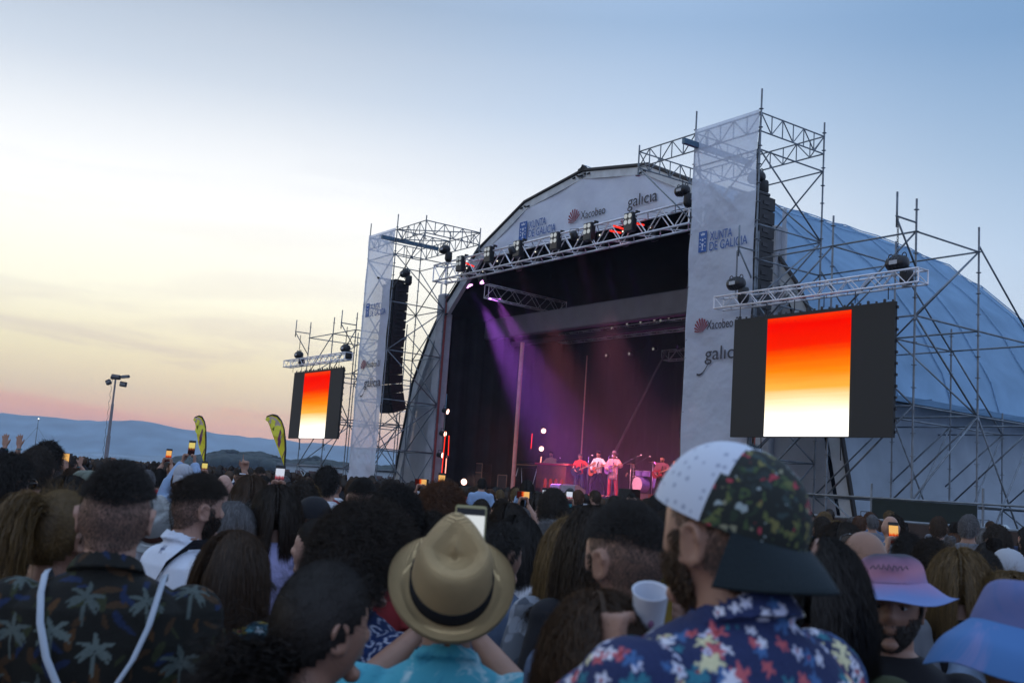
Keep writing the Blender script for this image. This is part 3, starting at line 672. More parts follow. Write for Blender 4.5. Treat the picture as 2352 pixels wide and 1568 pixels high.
lit_at(1022, 996, 2.7, (9, 6, 3), 90, 'bright lamp second from the top at the left edge of the stage')
lit_at(1016, 1045, 2.7, (9, 6, 2.5), 90, 'bright lamp third from the top at the left edge of the stage')
lit_at(1065, 1106, 3.6, (6.5, 3.0, 2.2), 160, 'white glowing lamp on the stage floor at the far left', (1, .6, .45), .14)
s_, z_ = onW(1603, 926, 3.6); beam('backstage_lamp', 'pinkish lamp glowing through the lower part of the near banner', s_, 3.6, z_, (12, 6, 2), (1, .35, .25), 380, 80, ORA, .15)
s_, z_ = onW(1600, 1000, 3.6); beam('backstage_lamp', 'lower small lamp glowing through the foot of the near banner', s_, 3.6, z_, (12, 6, 2), (1, .35, .25), 240, 80, ORA, .10)
REDL = emis('red_led_bar', lin(255, 50, 35), 1.2); PINKL = emis('pink_led_bar', lin(255, 150, 130), 2.2)
for k, (pa, pb, w_, m_, lb) in enumerate((((1014, 1087), (1023, 990), 2.6, REDL, 'red light tube standing at the far left edge of the stage'), ((1219, 1030), (1222, 995), 7.0, REDL, 'thin red light tube behind the left keyboard'), ((1029, 1045), (1031, 1000), 2.75, REDL, 'short red light tube between the lamps at the left edge'),
        ((1022, 1090), (1025, 1052), 2.75, PINKL, 'pink light tube at the foot of the left edge lamps'), ((1238, 1085), (1243, 1048), 7.6, PINKL, 'pink light tube below the lamps beside the organ'))):
    a, c = onW(*pa, w_), onW(*pb, w_); t_ = sthing('light_tube', lb, 'light tube', a[0], w_, a[1])
    MB().tube((0, 0, 0), (c[0] - a[0], 0, c[1] - a[1]), .019).build('glowing_tube', m_, t_); MB().box((0, 0, -.04), (.1, .1, .08)).build('foot', BLACKM, t_)
for k, (pa, pb) in enumerate((((1401, 530), (1425, 535)), ((1409, 519), (1438, 528)), ((1455, 512), (1478, 517)), ((1069, 604), (1088, 612)))):   # red-lit tubes inside the truss
    a, c = onW(*pa, 2.1), onW(*pb, 2.1); MB().tube((a[0] - TX0, 0, a[1] - TZ), (c[0] - TX0, 0, c[1] - TZ), .03).build('red_strip', REDL, FT)
s_, z_ = 10.0, 4.4
for (s_, w_, z_, tgt, col, watt, lb) in ((9.0, 1.3, 10.2, (8.2, 6.7, 2.4), (1, .26, .30), 9500, 'front lamp throwing red light on the band, left of the pair'), (12.6, 1.3, 10.2, (10.4, 7.2, 2.4), (1, .28, .42), 8500, 'front lamp throwing red light on the band, right of the pair'),
        (15.5, 9.0, 7.9, (11, 11, 2), (1, .32, .08), 1500, 'amber lamp lighting the back drape from the rear truss')):
    beam('wash_light', lb, s_, w_, z_, tgt, col, watt, 26, MATS['dim_lens'], .14)
beam('wash_light', 'purple back lamp low behind the band', 9.6, 11.5, 2.4, (10.2, 5.0, 4.2), (.60, .12, 1.0), 240, 80, MATS['dim_lens'], .14)
beam('wash_light', 'magenta back lamp low behind the organ', 6.2, 11.5, 2.2, (9.0, 5.0, 4.0), (.85, .10, .55), 200, 80, MATS['dim_lens'], .14)
beam('wash_light', 'added red lamp low behind the drum kit for a warm glow', 12.5, 11.4, 2.2, (8.6, 5.0, 2.6), (1.0, .16, .10), 420, 70, MATS['dim_lens'], .14)  # extra lamp, added to give a warm red glow low behind the band
# rear lamps on the back trusses
b = None
for k, (px, py) in enumerate(((1383, 757), (1405, 752), (1440, 742), (1471, 738), (1490, 735), (1503, 733), (1517, 735), (1536, 728), (1560, 718), (1392, 815), (1445, 811), (1500, 800), (1556, 795))):
    s_, z_ = onW(px, py, 7.8); t_ = sthing('small_par_light', 'small pale lamp on the dark rear trusses of the stage', 'stage light', s_, 7.8, z_, 'small lamps on the rear trusses')
    MB().path([(0, .2, 0), (0, 0, -.02)], [.07, .11], 12).build('lamp_can', BLACKM, t_, True); MB().tube((0, -.005, -.02), (0, -.02, -.02), .055, n=12).build('lens', LENS if k % 4 else MATS['dim_lens'], t_)

# smoke drifting on the stage
sm = MB().box((0, 0, 0), (17.0, 10.2, 8.6)).build('stage_smoke', None); sm.location = tuple(SW(CX, WF + 5.7, 5.95)); sm.rotation_euler = (0, 0, AZ); tag(sm, 'purple lit smoke hanging inside the stage', 'smoke', kind='stuff')
m = bpy.data.materials.new('thin_smoke'); m.use_nodes = True; t = m.node_tree; t.nodes.clear()
o_ = t.nodes.new('ShaderNodeOutputMaterial'); pv = t.nodes.new('ShaderNodeVolumePrincipled'); pv.inputs['Color'].default_value = (.8, .8, .85, 1); pv.inputs['Density'].default_value = .016; pv.inputs['Anisotropy'].default_value = .3
t.links.new(pv.outputs[0], o_.inputs['Volume']); sm.data.materials.append(m)
# ================================================================ people: bodies
def remesh(mb, voxel, smooth=2, name='body', wr=0.0, seed=0):
    """joins the overlapping pieces into ONE continuous skin"""
    me = mb.mesh('tmp'); ob = bpy.data.objects.new('tmp', me); COL.objects.link(ob)
    m_ = ob.modifiers.new('r', 'REMESH'); m_.mode = 'VOXEL'; m_.voxel_size = voxel; m_.use_smooth_shade = True
    if smooth: s_ = ob.modifiers.new('s', 'SMOOTH'); s_.factor = .5; s_.iterations = smooth
    dg = bpy.context.evaluated_depsgraph_get(); out = bpy.data.meshes.new_from_object(ob.evaluated_get(dg)); bpy.data.objects.remove(ob); bpy.data.meshes.remove(me)
    out.name = name
    if wr:
        n = len(out.vertices); co = np.zeros(n * 3); no = np.zeros(n * 3); out.vertices.foreach_get('co', co); out.vertices.foreach_get('normal', no)
        co = co.reshape(-1, 3); no = no.reshape(-1, 3); d = np.zeros(n); rg = np.random.default_rng(seed)
        for k in range(9):
            f = rg.normal(0, 1, 3) * (9 + 5 * k) * np.array([1, 1, .55]); d += np.sin(co @ f + rg.uniform(0, 6) + 1.6 * np.sin(co @ (f[::-1] * .4))) / (1 + .45 * k)
        co += no * (d * wr)[:, None]; out.vertices.foreach_set('co', co.ravel()); out.update()
    out.shade_smooth(); return out
def head_mesh(mb, c, yaw=0.0, tilt=0.0, fine=True):
    nu, nv = (44, 30) if fine else (20, 14)
    V = []
    for i in range(nv + 1):
        t = math.pi * (i / nv - .5)
        for j in range(nu):
            a = 2 * math.pi * j / nu; V.append((math.cos(t) * math.cos(a), math.cos(t) * math.sin(a), math.sin(t)))
    V = np.array(V); X, Y, Z = V.T; lo = np.clip(-Z, 0, 1)
    x = .077 * X * (1 - .24 * lo ** 1.3) * (1 + .04 * np.clip(Z, 0, 1)); y = .098 * Y * np.where(Y < 0, 1 - .30 * lo, 1 - .10 * lo); z = .119 * Z
    y -= .006 * (Y < 0) * 0
    fr = Y > .2
    for sx_ in (-1, 1): y -= np.where(fr, .013 * np.exp(-((x - sx_ * .030) ** 2 + (z - .004) ** 2) / .017 ** 2), 0)
    y += np.where(fr, .005 * np.exp(-((z - .030) / .010) ** 2) * np.exp(-(x / .05) ** 2), 0)
    y += np.where(fr, .004 * np.exp(-((z + .055) / .012) ** 2) * np.exp(-(x / .03) ** 2), 0)
    for sx_ in (-1, 1): y += np.where(fr, .004 * np.exp(-((x - sx_ * .042) ** 2 + (z + .028) ** 2) / .02 ** 2), 0)
    sub = MB(); F = [(i * nu + j, i * nu + (j + 1) % nu, (i + 1) * nu + (j + 1) % nu, (i + 1) * nu + j) for i in range(nv) for j in range(nu)]
    sub.add(np.stack([x, y, z], 1), F)
    sub.path([(0, .082, .022), (0, .096, .004), (0, .108, -.018), (0, .104, -.027)], [.006, .008, .0115, .010], 10)
    for sx_ in (-1, 1): sub.ell((sx_ * .011, .098, -.025), (.008, .010, .007), None, 8, 6)
    sub.ell((0, .090, -.050), (.021, .010, .0055), None, 10, 6); sub.ell((0, .088, -.060), (.018, .011, .0065), None, 10, 6); sub.ell((0, .078, -.094), (.024, .020, .018), None, 10, 6)
    for sx_ in (-1, 1):
        R = np.array(Matrix.Rotation(sx_ * -.35, 3, 'Z') @ Matrix.Rotation(-.2, 3, 'X'))
        pts = [(sx_ * .078 + sx_ * .012 * (1 if 0 < q < 3 else .3), -.012 + .019 * math.cos(q) * -1, -.008 + .031 * math.sin(q)) for q in np.linspace(-1.9, 3.6, 11)]
        sub.path(pts, .0052, 6); sub.ell((sx_ * .080, -.004, -.006), (.007, .016, .026), R, 8, 6); sub.ell((sx_ * .080, .004, -.034), (.006, .008, .009), None, 8, 6)
    Rm = np.array(Matrix.Rotation(yaw, 3, 'Z') @ Matrix.Rotation(tilt, 3, 'X'))
    for v in sub.v: v[:] = v @ Rm.T
    base = 0; vs = np.concatenate(sub.v) + np.array(c); mb.add(vs, sub.f)
def ik(S, T, l1, l2, pole):
    S = np.array(S, float); T = np.array(T, float); d = T - S; L_ = np.linalg.norm(d)
    if L_ > (l1 + l2) * .985: d *= (l1 + l2) * .985 / L_; L_ = np.linalg.norm(d); T = S + d
    dn = d / L_; a = (l1 * l1 - l2 * l2 + L_ * L_) / (2 * L_); h = math.sqrt(max(l1 * l1 - a * a, 0)); p = np.array(pole, float); p -= dn * (p @ dn); p /= np.linalg.norm(p)
    return S + dn * a + p * h, T
def hand(mb, wr, d, nrm, side, style='relax', s=1.0):
    """palm with four unequal bent fingers and a thumb leaving its side"""
    d = np.array(d, float); d /= np.linalg.norm(d); n = np.array(nrm, float); n -= d * (n @ d); n /= np.linalg.norm(n); a = np.cross(d, n) * side
    wr = np.array(wr, float)
    for q in np.linspace(-.026, .026, 5): mb.path([wr + a * q * .5, wr + d * .035 + a * q, wr + d * .088 + a * q], [.014, .0135, .011], 8)
    curl = {'relax': .45, 'open': .05, 'grip': 1.35, 'point': 1.5, 'fist': 1.6}[style]
    for k, (q, L_) in enumerate(zip((-.029, -.010, .010, .028), (.072, .082, .076, .060))):
        c_ = curl if not (style == 'point' and k == 0) else .05
        b0 = wr + d * .086 + a * q; sp = (k - 1.5) * (.13 if style == 'open' else .03); dir_ = d + a * sp; pts = [b0 - d * .02, b0]; cur = b0; ang = 0
        for seg in (.45, .31, .24):
            ang += c_ * (.9 if seg > .4 else 1.0); dd = dir_ * math.cos(ang) + n * math.sin(ang); dd /= np.linalg.norm(dd); cur = cur + dd * L_ * seg; pts.append(cur)
        mb.path(pts, [.0095, .0095, .0088, .0080, .0068], 8)
    t0 = wr + d * .025 - a * .022; t1 = t0 - a * .026 + d * .022 + n * .008; t2 = t1 - a * (.014 if curl < .3 else 0) + d * .030 + n * (.004 + curl * .012)
    mb.path([t0, t1, t2, t2 + d * .02 + n * curl * .008], [.0125, .0115, .0095, .0078], 8)
RINGS = [(.90, .150, .108, 0), (1.02, .142, .102, 0), (1.14, .152, .106, .004), (1.25, .172, .114, .004), (1.355, .186, .114, -.004), (1.428, .172, .100, -.012), (1.470, .118, .080, -.018), (1.506, .066, .062, -.022)]
def ring(z, a, b, yc, n=30, e=2.5):
    t = np.linspace(0, 2 * math.pi, n, endpoint=False); c, s = np.cos(t), np.sin(t)
    return np.stack([a * np.sign(c) * np.abs(c) ** (2 / e), yc + b * np.sign(s) * np.abs(s) ** (2 / e), np.full(n, z)], 1)
def arm_pts(side, pose, sw):
    S = np.array([side * .178 * sw, -.012, 1.408])
    if pose is None: T = np.array([side * .235 * sw, .09, .90]); pole = (side * .5, -1, 0)
    else:
        T = np.array(pose[0], float); pole = pose[1] if len(pose) > 1 and pose[1] is not None else (side * .7, .1, -1)
    E_, T = ik(S, T, .285, .262, pole); return S, E_, T
def body(sex='m', arms=(None, None), yaw=0.0, tilt=0.0, voxel=.012, hands=('relax', 'relax'), hn=(None, None), legs=True, bulk=1.0, name='body', hd=(None, None), stance=0.0):
    sw = (1.0 if sex == 'm' else .86) * bulk; mb = MB(); fine = voxel < .011
    head_mesh(mb, (0, .012, 1.632), yaw, tilt, fine)
    nr = .058 if sex == 'm' else .049
    mb.path([(0, -.028, 1.44), (0, -.024, 1.50), (0, -.010, 1.56), (0, -.005, 1.60)], [nr * 1.18, nr * 1.03, nr, nr], 16)
    mb.loft([ring(z, a * sw, b * (sw * .5 + .5), y) for z, a, b, y in RINGS])
    for i, side in enumerate((-1, 1)):
        S, E_, T = arm_pts(side, arms[i], sw); k = 1.0 if sex == 'm' else .84
        mb.ell(S + np.array([side * .004, 0, -.002]), (.058 * k, .056 * k, .054 * k), None, 14, 10)
        mb.path([S - (E_ - S) * .05, S + (E_ - S) * .35, S + (E_ - S) * .7, E_], [.050 * k, .052 * k, .045 * k, .039 * k], 14)
        mb.path([E_, E_ + (T - E_) * .25, E_ + (T - E_) * .6, T], [.040 * k, .044 * k, .036 * k, .026 * k], 14)
        dr = hd[i] if hd[i] is not None else T - E_
        if voxel < .019: hand(mb, T, dr, hn[i] if hn[i] is not None else (-side, .4, 0), side, hands[i])
        else: mb.ell(T + np.array(dr) / np.linalg.norm(dr) * .06, (.03, .03, .06), None, 8, 6)
    if legs:
        for side in (-1, 1):
            st = side * stance
            mb.path([(side * .085 * sw, 0, .93), (side * (.095 + abs(stance) * .3), .01 + st * .3, .70), (side * (.10 + abs(stance) * .6), .015 + st * .8, .50), (side * (.105 + abs(stance) * .6), -.02 + st, .28), (side * (.11 + abs(stance) * .6), -.03 + st, .09)], [.098 * sw, .082, .056, .052, .038], 12)
            mb.path([(side * (.11 + abs(stance) * .6), -.06 + st, .045), (side * (.115 + abs(stance) * .6), .03 + st, .045), (side * (.12 + abs(stance) * .6), .15 + st, .03)], [.040, .044, .03], 10)
    return remesh(mb, voxel, 2 if fine else 1, name)
def shirt(sex='m', arms=(None, None), sleeve='short', voxel=.014, bulk=1.0, collar=False, wr=.0012, seed=1, loose=0.0, hem=.86, name='shirt', open_neck=0.0):
    sw = (1.0 if sex == 'm' else .86) * bulk; mb = MB(); o = .012 + loose
    rr = [ring(hem, (.158 + loose) * sw + .01, .118 + loose, 0)] + [ring(z, a * sw + o, b * (sw * .5 + .5) + o, y) for z, a, b, y in RINGS[1:-2]]
    rr += [ring(1.476, .112 * sw + o * .8, .080 + o * .8, -.018), ring(1.504 - open_neck, .080, .076, -.02)]
    mb.loft(rr)
    fr = {'short': (.72, 0), 'half': (1.0, .12), 'long': (1.0, .96), 'none': (.0, 0)}[sleeve]
    for i, side in enumerate((-1, 1)):
        S, E_, T = arm_pts(side, arms[i], sw); k = 1.0 if sex == 'm' else .88
        if sleeve == 'none': continue
        mb.ell(S + np.array([side * .004, 0, .0]), (.058 * k + o, .056 * k + o, .054 * k + o), None, 14, 10)
        end = S + (E_ - S) * fr[0]
        mb.path([S - (E_ - S) * .05, S + (end - S) * .5, end], [.054 * k + o, .054 * k + o * 1.3, .052 * k + o * 1.7], 16)
        if fr[1]: mb.path([E_, E_ + (T - E_) * fr[1] * .4, E_ + (T - E_) * fr[1]], [.046 * k + o * 1.2, .048 * k + o, .036 * k + o * .8], 14)
    if collar:
        t = np.linspace(0, 2 * math.pi, 24, endpoint=False)
        mb.loft([np.stack([.082 * np.cos(t), -.024 + .078 * np.sin(t), 1.488 + 0 * t], 1), np.stack([.068 * np.cos(t), -.020 + .066 * np.sin(t), 1.540 - .022 * np.sin(t)], 1), np.stack([.088 * np.cos(t), -.028 + .086 * np.sin(t), 1.506 - .02 * np.sin(t)], 1)], caps=True)
    return remesh(mb, voxel, 1, name, wr, seed)
def trousers(sex='m', voxel=.02, stance=0.0, name='trousers', bulk=1.0, top=.98, cut=.09):
    sw = (1.0 if sex == 'm' else .9) * bulk; mb = MB()
    mb.loft([ring(.84, .168 * sw, .120, 0), ring(.92, .165 * sw, .120, 0), ring(top, .152 * sw, .112, 0)])
    for side in (-1, 1):
        st = side * stance; P = [(side * .085 * sw, 0, .90), (side * (.095 + abs(stance) * .3), .01 + st * .3, .70), (side * (.10 + abs(stance) * .6), .015 + st * .8, .50), (side * (.105 + abs(stance) * .6), -.02 + st, .28), (side * (.11 + abs(stance) * .6), -.03 + st, cut)]
        mb.path(P, [.110 * sw, .096, .074, .068, .066], 12)
    return remesh(mb, voxel, 1, name)
def shoes(): 
    mb = MB()
    for side in (-1, 1): mb.path([(side * .11, -.075, .045), (side * .113, .0, .05), (side * .118, .10, .04), (side * .12, .175, .032)], [.046, .050, .044, .030], 10)
    return mb.mesh('shoes', True)

# ================================================================ people: hair made of strands
HR = np.array([.080, .101, .122])
def scalp(d, lo=None):
    thr = np.interp(d[:, 1], [-1, -.6, -.25, .05, .35, .6, 1], [-.62, -.55, -.25, .02, .22, .42, .52] if lo is None else lo)
    return d[:, 2] > thr
def sph(n, rg): v = rg.normal(0, 1, (n, 3)); return v / np.linalg.norm(v, axis=1)[:, None]
def ribbons(P, wd, out):
    """P n,k,3 polylines to flat tapering ribbons; out n,k,3 outward directions"""
    n, k, _ = P.shape; T = np.zeros_like(P); T[:, 1:-1] = P[:, 2:] - P[:, :-2]; T[:, 0] = P[:, 1] - P[:, 0]; T[:, -1] = P[:, -1] - P[:, -2]
    S_ = np.cross(T, out); S_ /= np.maximum(np.linalg.norm(S_, axis=2, keepdims=True), 1e-9)
    w = (np.linspace(1, .12, k) ** .6)[None, :, None] * np.asarray(wd).reshape(-1, 1, 1) * .5
    V = np.stack([P - S_ * w, P + S_ * w], 2).reshape(-1, 3); b = (np.arange(n) * 2 * k)[:, None]; j = np.arange(k - 1)[None] * 2
    F = np.stack([b + j, b + j + 1, b + j + 3, b + j + 2], 2).reshape(-1, 4); return V, F
def np_mesh(name, V, F):
    me = bpy.data.meshes.new(name); me.vertices.add(len(V)); me.vertices.foreach_set('co', V.astype(np.float32).ravel())
    tot = sum(len(f) for f in F) if isinstance(F, list) else F.size
    me.loops.add(F.size); me.loops.foreach_set('vertex_index', F.astype(np.int32).ravel()); me.polygons.add(len(F))
    me.polygons.foreach_set('loop_start', np.arange(0, F.size, F.shape[1], dtype=np.int32)); me.update(calc_edges=True); me.shade_smooth(); return me
def flow(roots, v0, steps, seg, grav, rg, wob=.0, curl=0.0, keep=1.04, back=0.0, shoulder=True, damp=.75):
    """lets strands run over the skull and hang"""
    n = len(roots); P = [roots.copy()]; v = v0.copy(); p = roots.copy(); ph = rg.uniform(0, 6.28, n); cax = sph(n, rg); cbx = np.cross(cax, [0, 0, 1.0]); cbx /= np.maximum(np.linalg.norm(cbx, axis=1)[:, None], 1e-6)
    for s in range(steps):
        v = v * damp + np.array([0, back, -grav]); v += rg.normal(0, 1, (n, 3)) * wob; sp = np.linalg.norm(v, axis=1)[:, None]; p = p + v / np.maximum(sp, 1e-6) * seg
        q = p / (HR * keep); rad = np.linalg.norm(q, axis=1); ins = rad < 1; p[ins] = (q[ins] / rad[ins][:, None]) * HR * keep
        # neck and shoulders
        nk = (p[:, 2] < -.06) & (p[:, 2] > -.185); c = np.stack([p[:, 0], p[:, 1] + .02], 1); r_ = np.linalg.norm(c, axis=1); m_ = nk & (r_ < .068); p[m_, 0] = c[m_, 0] / r_[m_] * .068; p[m_, 1] = c[m_, 1] / r_[m_] * .068 - .02
        if shoulder:
            sh = (p[:, 2] <= -.165 - .25 * np.abs(p[:, 0])); yb = -.115 - .03 * np.clip((-.17 - p[:, 2]) / .1, 0, 1); m_ = sh & (p[:, 1] < .02) & (p[:, 1] > yb); p[m_, 1] = yb[m_]
            m_ = sh & (p[:, 1] >= .02) & (p[:, 1] < .115); p[m_, 1] = .115
        v = (p - P[-1]) / seg * sp
        P.append(p.copy())
    P = np.stack(P, 1)
    if curl: 
        k = np.arange(steps + 1)[None, :, None]; amp = curl * np.minimum(k / 3, 1); w_ = 2.1
        P = P + amp * (np.sin(k * w_ + ph[:, None, None]) * cax[:, None] + np.cos(k * w_ + ph[:, None, None]) * cbx[:, None])
    return P
def hair(style, seed=0, dens=1.0, width=.0032):
    rg = np.random.default_rng(seed); out = []
    def strands(n, fn, w=width, filt=None, lo=None):
        d = sph(int(n * dens * 2.2), rg); d = d[scalp(d, lo)]; d = d if filt is None else d[filt(d)]; d = d[:int(n * dens)]
        P = fn(d); o = P / np.maximum(np.linalg.norm(P / HR ** 2, axis=2, keepdims=True), 1e-6) / HR ** 2 + rg.normal(0, .35, P.shape) * .6
        out.append(ribbons(P, w * rg.uniform(.6, 1.4, len(P)), o))
    rt_ = lambda d: d * HR * 1.005
    if style == 'short':
        cmb = np.array([.1, .5, .25]); strands(5200, lambda d: flow(rt_(d), d * .6 + cmb * .6 + rg.normal(0, .22, d.shape), 4, .0062, .18, rg, .08, keep=1.03, shoulder=False))
    elif style == 'messy':
        strands(5200, lambda d: flow(rt_(d), d * .8 + np.array([.2, .1, 0]) + rg.normal(0, .4, d.shape), 6, .0085, .22, rg, .2, keep=1.05, shoulder=False))
    elif style in ('fade', 'quiff'):
        strands(7600, lambda d: flow(rt_(d), d * .8 + np.array([.25, .5 if style == 'quiff' else .35, .15]) + rg.normal(0, .13, d.shape), 3 if style == 'fade' else 4, .0050 if style == 'fade' else .0085, .16, rg, .08, keep=1.04, shoulder=False), w=width * .75, filt=lambda d: d[:, 2] > .22 + .15 * np.abs(d[:, 0]))
        strands(9000, lambda d: flow(rt_(d), d * .5 + np.array([0, -.1, -.8]), 2, .0028, .3, rg, .05, keep=1.008, shoulder=False), w=width * .55)
    elif style == 'curly':
        strands(4200, lambda d: flow(rt_(d), d * 1.0 + rg.normal(0, .3, d.shape), 7, .007, .20, rg, .15, curl=.009, keep=1.07, shoulder=False), w=width * .9)
    elif style == 'bigcurly':
        strands(6500, lambda d: flow(rt_(d), d * 1.6 + rg.normal(0, .35, d.shape), 10, .0085, .22, rg, .15, curl=.011, keep=1.16, shoulder=False, damp=.86), w=width)
    elif style in ('long', 'wavy', 'bob', 'straight'):
        L_ = {'long': 25, 'wavy': 21, 'bob': 13, 'straight': 23}[style]; cl = {'long': .003, 'wavy': .008, 'bob': .002, 'straight': .0012}[style]
        strands(7000, lambda d: flow(rt_(d), np.stack([np.sign(d[:, 0] + .1) * .42, -.25 + 0 * d[:, 0], .35 + 0 * d[:, 0]], 1) + d * .5, L_, .0165, .34, rg, .045, curl=cl, keep=1.05 if style != 'wavy' else 1.07), lo=[-.55, -.45, -.22, .0, .15, .38, .50])
    elif style in ('pony', 'bun', 'puff'):
        tie = np.array([0, -.108, .072]) if style == 'pony' else np.array([0, -.10, .085]) if style == 'bun' else np.array([0, -.115, -.055])
        def pull(d):
            p = rt_(d); P = [p]
            for s in range(12):
                v = tie - p; L_ = np.linalg.norm(v, axis=1)[:, None]; p = p + v / np.maximum(L_, 1e-6) * np.minimum(L_, .018) + rg.normal(0, .0008, p.shape)
                q = p / (HR * 1.045); r_ = np.linalg.norm(q, axis=1)[:, None]; p = np.where((r_ < 1) & (L_ > .03), q / r_ * HR * 1.045, p); P.append(p)
            return np.stack(P, 1)
        strands(5200, pull, lo=[-.58, -.5, -.25, .0, .2, .4, .5])
        n = int(2200 * dens)
        if style == 'pony':
            r0_ = tie + rg.normal(0, .014, (n, 3)); v = np.array([0, -1.3, .8]) + rg.normal(0, .15, (n, 3)); P = flow(r0_, v, 28, .0165, .20, rg, .03, curl=.002, keep=1.1)
        elif style == 'bun':
            c = tie + np.array([0, -.02, .03]); ph = rg.uniform(0, 6.28, n); th = rg.uniform(-1.4, 1.4, n); k = np.linspace(0, 1.8, 9)
            P = c + np.stack([(.020 + .026 * np.cos(th))[:, None] * np.cos(ph[:, None] + k), (.020 + .026 * np.cos(th))[:, None] * np.sin(ph[:, None] + k) * .9, (.034 * np.sin(th))[:, None] + .008 * np.sin(5 * k + ph[:, None])], 2) + rg.normal(0, .002, (n, 1, 3))
        else:
            r0_ = tie + rg.normal(0, .012, (n, 3)); v = sph(n, rg) + np.array([0, -1.1, -.2]); P = flow(r0_, v, 13, .0125, .14, rg, .2, curl=.012, keep=1.05, shoulder=False, damp=.86)
        o = np.zeros_like(P); o[:, :, 1] = -1; o += rg.normal(0, .6, o.shape); out.append(ribbons(P, width * rg.uniform(.7, 1.5, n), o))
    elif style == 'stubble':
        strands(9000, lambda d: flow(rt_(d), d * .5 + np.array([0, -.1, -.6]), 2, .003, .3, rg, .05, keep=1.012, shoulder=False), w=width * .6)
    if style not in ('fade', 'stubble', 'short') and dens > .3:   # stray hairs
        strands(420, lambda d: flow(rt_(d) * (1.12 if style == 'bigcurly' else 1.03), d * .9 + rg.normal(0, .8, d.shape), 6, .010, .05, rg, .25, keep=1.05, shoulder=False), w=width * .5)
    V = []; F = []; off = 0
    for v, f in out: V.append(v.reshape(-1, 3)); F.append(f + off); off += len(v)
    # under-layer following the scalp
    nu, nv = 36, 26; k_ = {'bigcurly': 1.12, 'curly': 1.05, 'messy': 1.05, 'wavy': 1.06, 'fade': 1.008, 'quiff': 1.008, 'stubble': 1.008}.get(style, 1.03); sv = []
    for i in range(nv + 1):
        t = math.pi * (i / nv - .5)
        for j in range(nu): a = 2 * math.pi * j / nu; sv.append((math.cos(t) * math.cos(a), math.cos(t) * math.sin(a), math.sin(t)))
    sv = np.array(sv); ok = scalp(sv) & ((sv[:, 2] > .30 + .15 * np.abs(sv[:, 0])) if style in ('fade', 'quiff') else (sv[:, 2] > (5 if style == 'stubble' else -5))); F2 = np.array([(i * nu + j, i * nu + (j + 1) % nu, (i + 1) * nu + (j + 1) % nu, (i + 1) * nu + j) for i in range(nv) for j in range(nu)])
    F2 = F2[ok[F2].sum(1) >= 3]; V.append(sv * HR * k_ * (1 + rg.normal(0, .004, len(sv)))[:, None]); F.append(F2 + off)
    return np_mesh('hair', np.concatenate(V), np.concatenate(F))

def hair_mat(name, col, sheen=.25):
    m = bpy.data.materials.new(name); m.use_nodes = True; t = m.node_tree; t.nodes.clear()
    o = t.nodes.new('ShaderNodeOutputMaterial'); g_ = t.nodes.new('ShaderNodeNewGeometry')
    c = ramp(t, g_.outputs['Random Per Island'], [(0, tuple(x * .45 for x in col)), (.6, tuple(col)), (1, tuple(min(1, x * 1.9) for x in col))])
    d = t.nodes.new('ShaderNodeBsdfDiffuse'); tr = t.nodes.new('ShaderNodeBsdfTranslucent'); gl = t.nodes.new('ShaderNodeBsdfGlossy'); gl.inputs['Roughness'].default_value = .42; gl.inputs['Color'].default_value = (.8, .75, .7, 1)
    t.links.new(c, d.inputs[0]); hs = mixc(t, .5, c, tuple(min(1, x * 2.2) for x in col)); t.links.new(hs, tr.inputs[0])
    m1 = t.nodes.new('ShaderNodeMixShader'); m1.inputs[0].default_value = .3; t.links.new(d.outputs[0], m1.inputs[1]); t.links.new(tr.outputs[0], m1.inputs[2])
    m2 = t.nodes.new('ShaderNodeMixShader'); m2.inputs[0].default_value = .035 * sheen / .25; t.links.new(m1.outputs[0], m2.inputs[1]); t.links.new(gl.outputs[0], m2.inputs[2]); t.links.new(m2.outputs[0], o.inputs[0]); return m
HAIRC = {'black': hair_mat('black_hair', (.010, .008, .0075)), 'dark brown': hair_mat('dark_brown_hair', (.020, .013, .009)), 'brown': hair_mat('brown_hair', (.050, .027, .014)),
         'auburn': hair_mat('auburn_hair', (.085, .034, .014)), 'fair': hair_mat('fair_hair', (.13, .082, .032)), 'grey': hair_mat('grey_hair', (.12, .12, .125))}
def skin_mat(name, c):
    m = mat(name, c, .5, 0, .10, 14, bump=.08, bscale=160); m.node_tree.nodes['Principled BSDF'].inputs['Subsurface Weight'].default_value = .0; return m
SKIN = [skin_mat('light_skin', (.40, .23, .17)), skin_mat('olive_skin', (.32, .175, .12)), skin_mat('tan_skin', (.24, .125, .08))]
def cloth(name, c, var=.08, rough=.85, bump=.25): return mat(name, c, rough, 0, var, 5, bump=bump, bscale=260, spec=.25)
CL = {'black': cloth('black_cloth', (.014, .014, .017)), 'navy': cloth('navy_cloth', (.016, .024, .055)), 'white': cloth('white_cloth', (.62, .64, .68)), 'pale blue': cloth('pale_blue_cloth', (.26, .36, .52)),
      'red': cloth('red_cloth', (.32, .04, .045)), 'olive': cloth('olive_cloth', (.05, .06, .03)), 'grey': cloth('grey_cloth', (.13, .14, .16)), 'lavender': cloth('lavender_cloth', (.40, .40, .66)),
      'teal': cloth('teal_cloth', (.03, .16, .19)), 'mustard': cloth('mustard_cloth', (.30, .20, .04)), 'slate blue': cloth('slate_blue_cloth', (.085, .12, .19)), 'pink': cloth('pink_cloth', (.48, .22, .26)), 'denim': cloth('denim_cloth', (.04, .06, .11))}
def paint(me, fn, name='pattern'):
    n = len(me.vertices); co = np.zeros(n * 3); no = np.zeros(n * 3); me.vertices.foreach_get('co', co); me.vertices.foreach_get('normal', no); co = co.reshape(-1, 3); no = no.reshape(-1, 3)
    c = fn(co, no); a = me.color_attributes.new(name, 'FLOAT_COLOR', 'POINT'); a.data.foreach_set('color', np.concatenate([c, np.ones((n, 1))], 1).astype(np.float32).ravel())
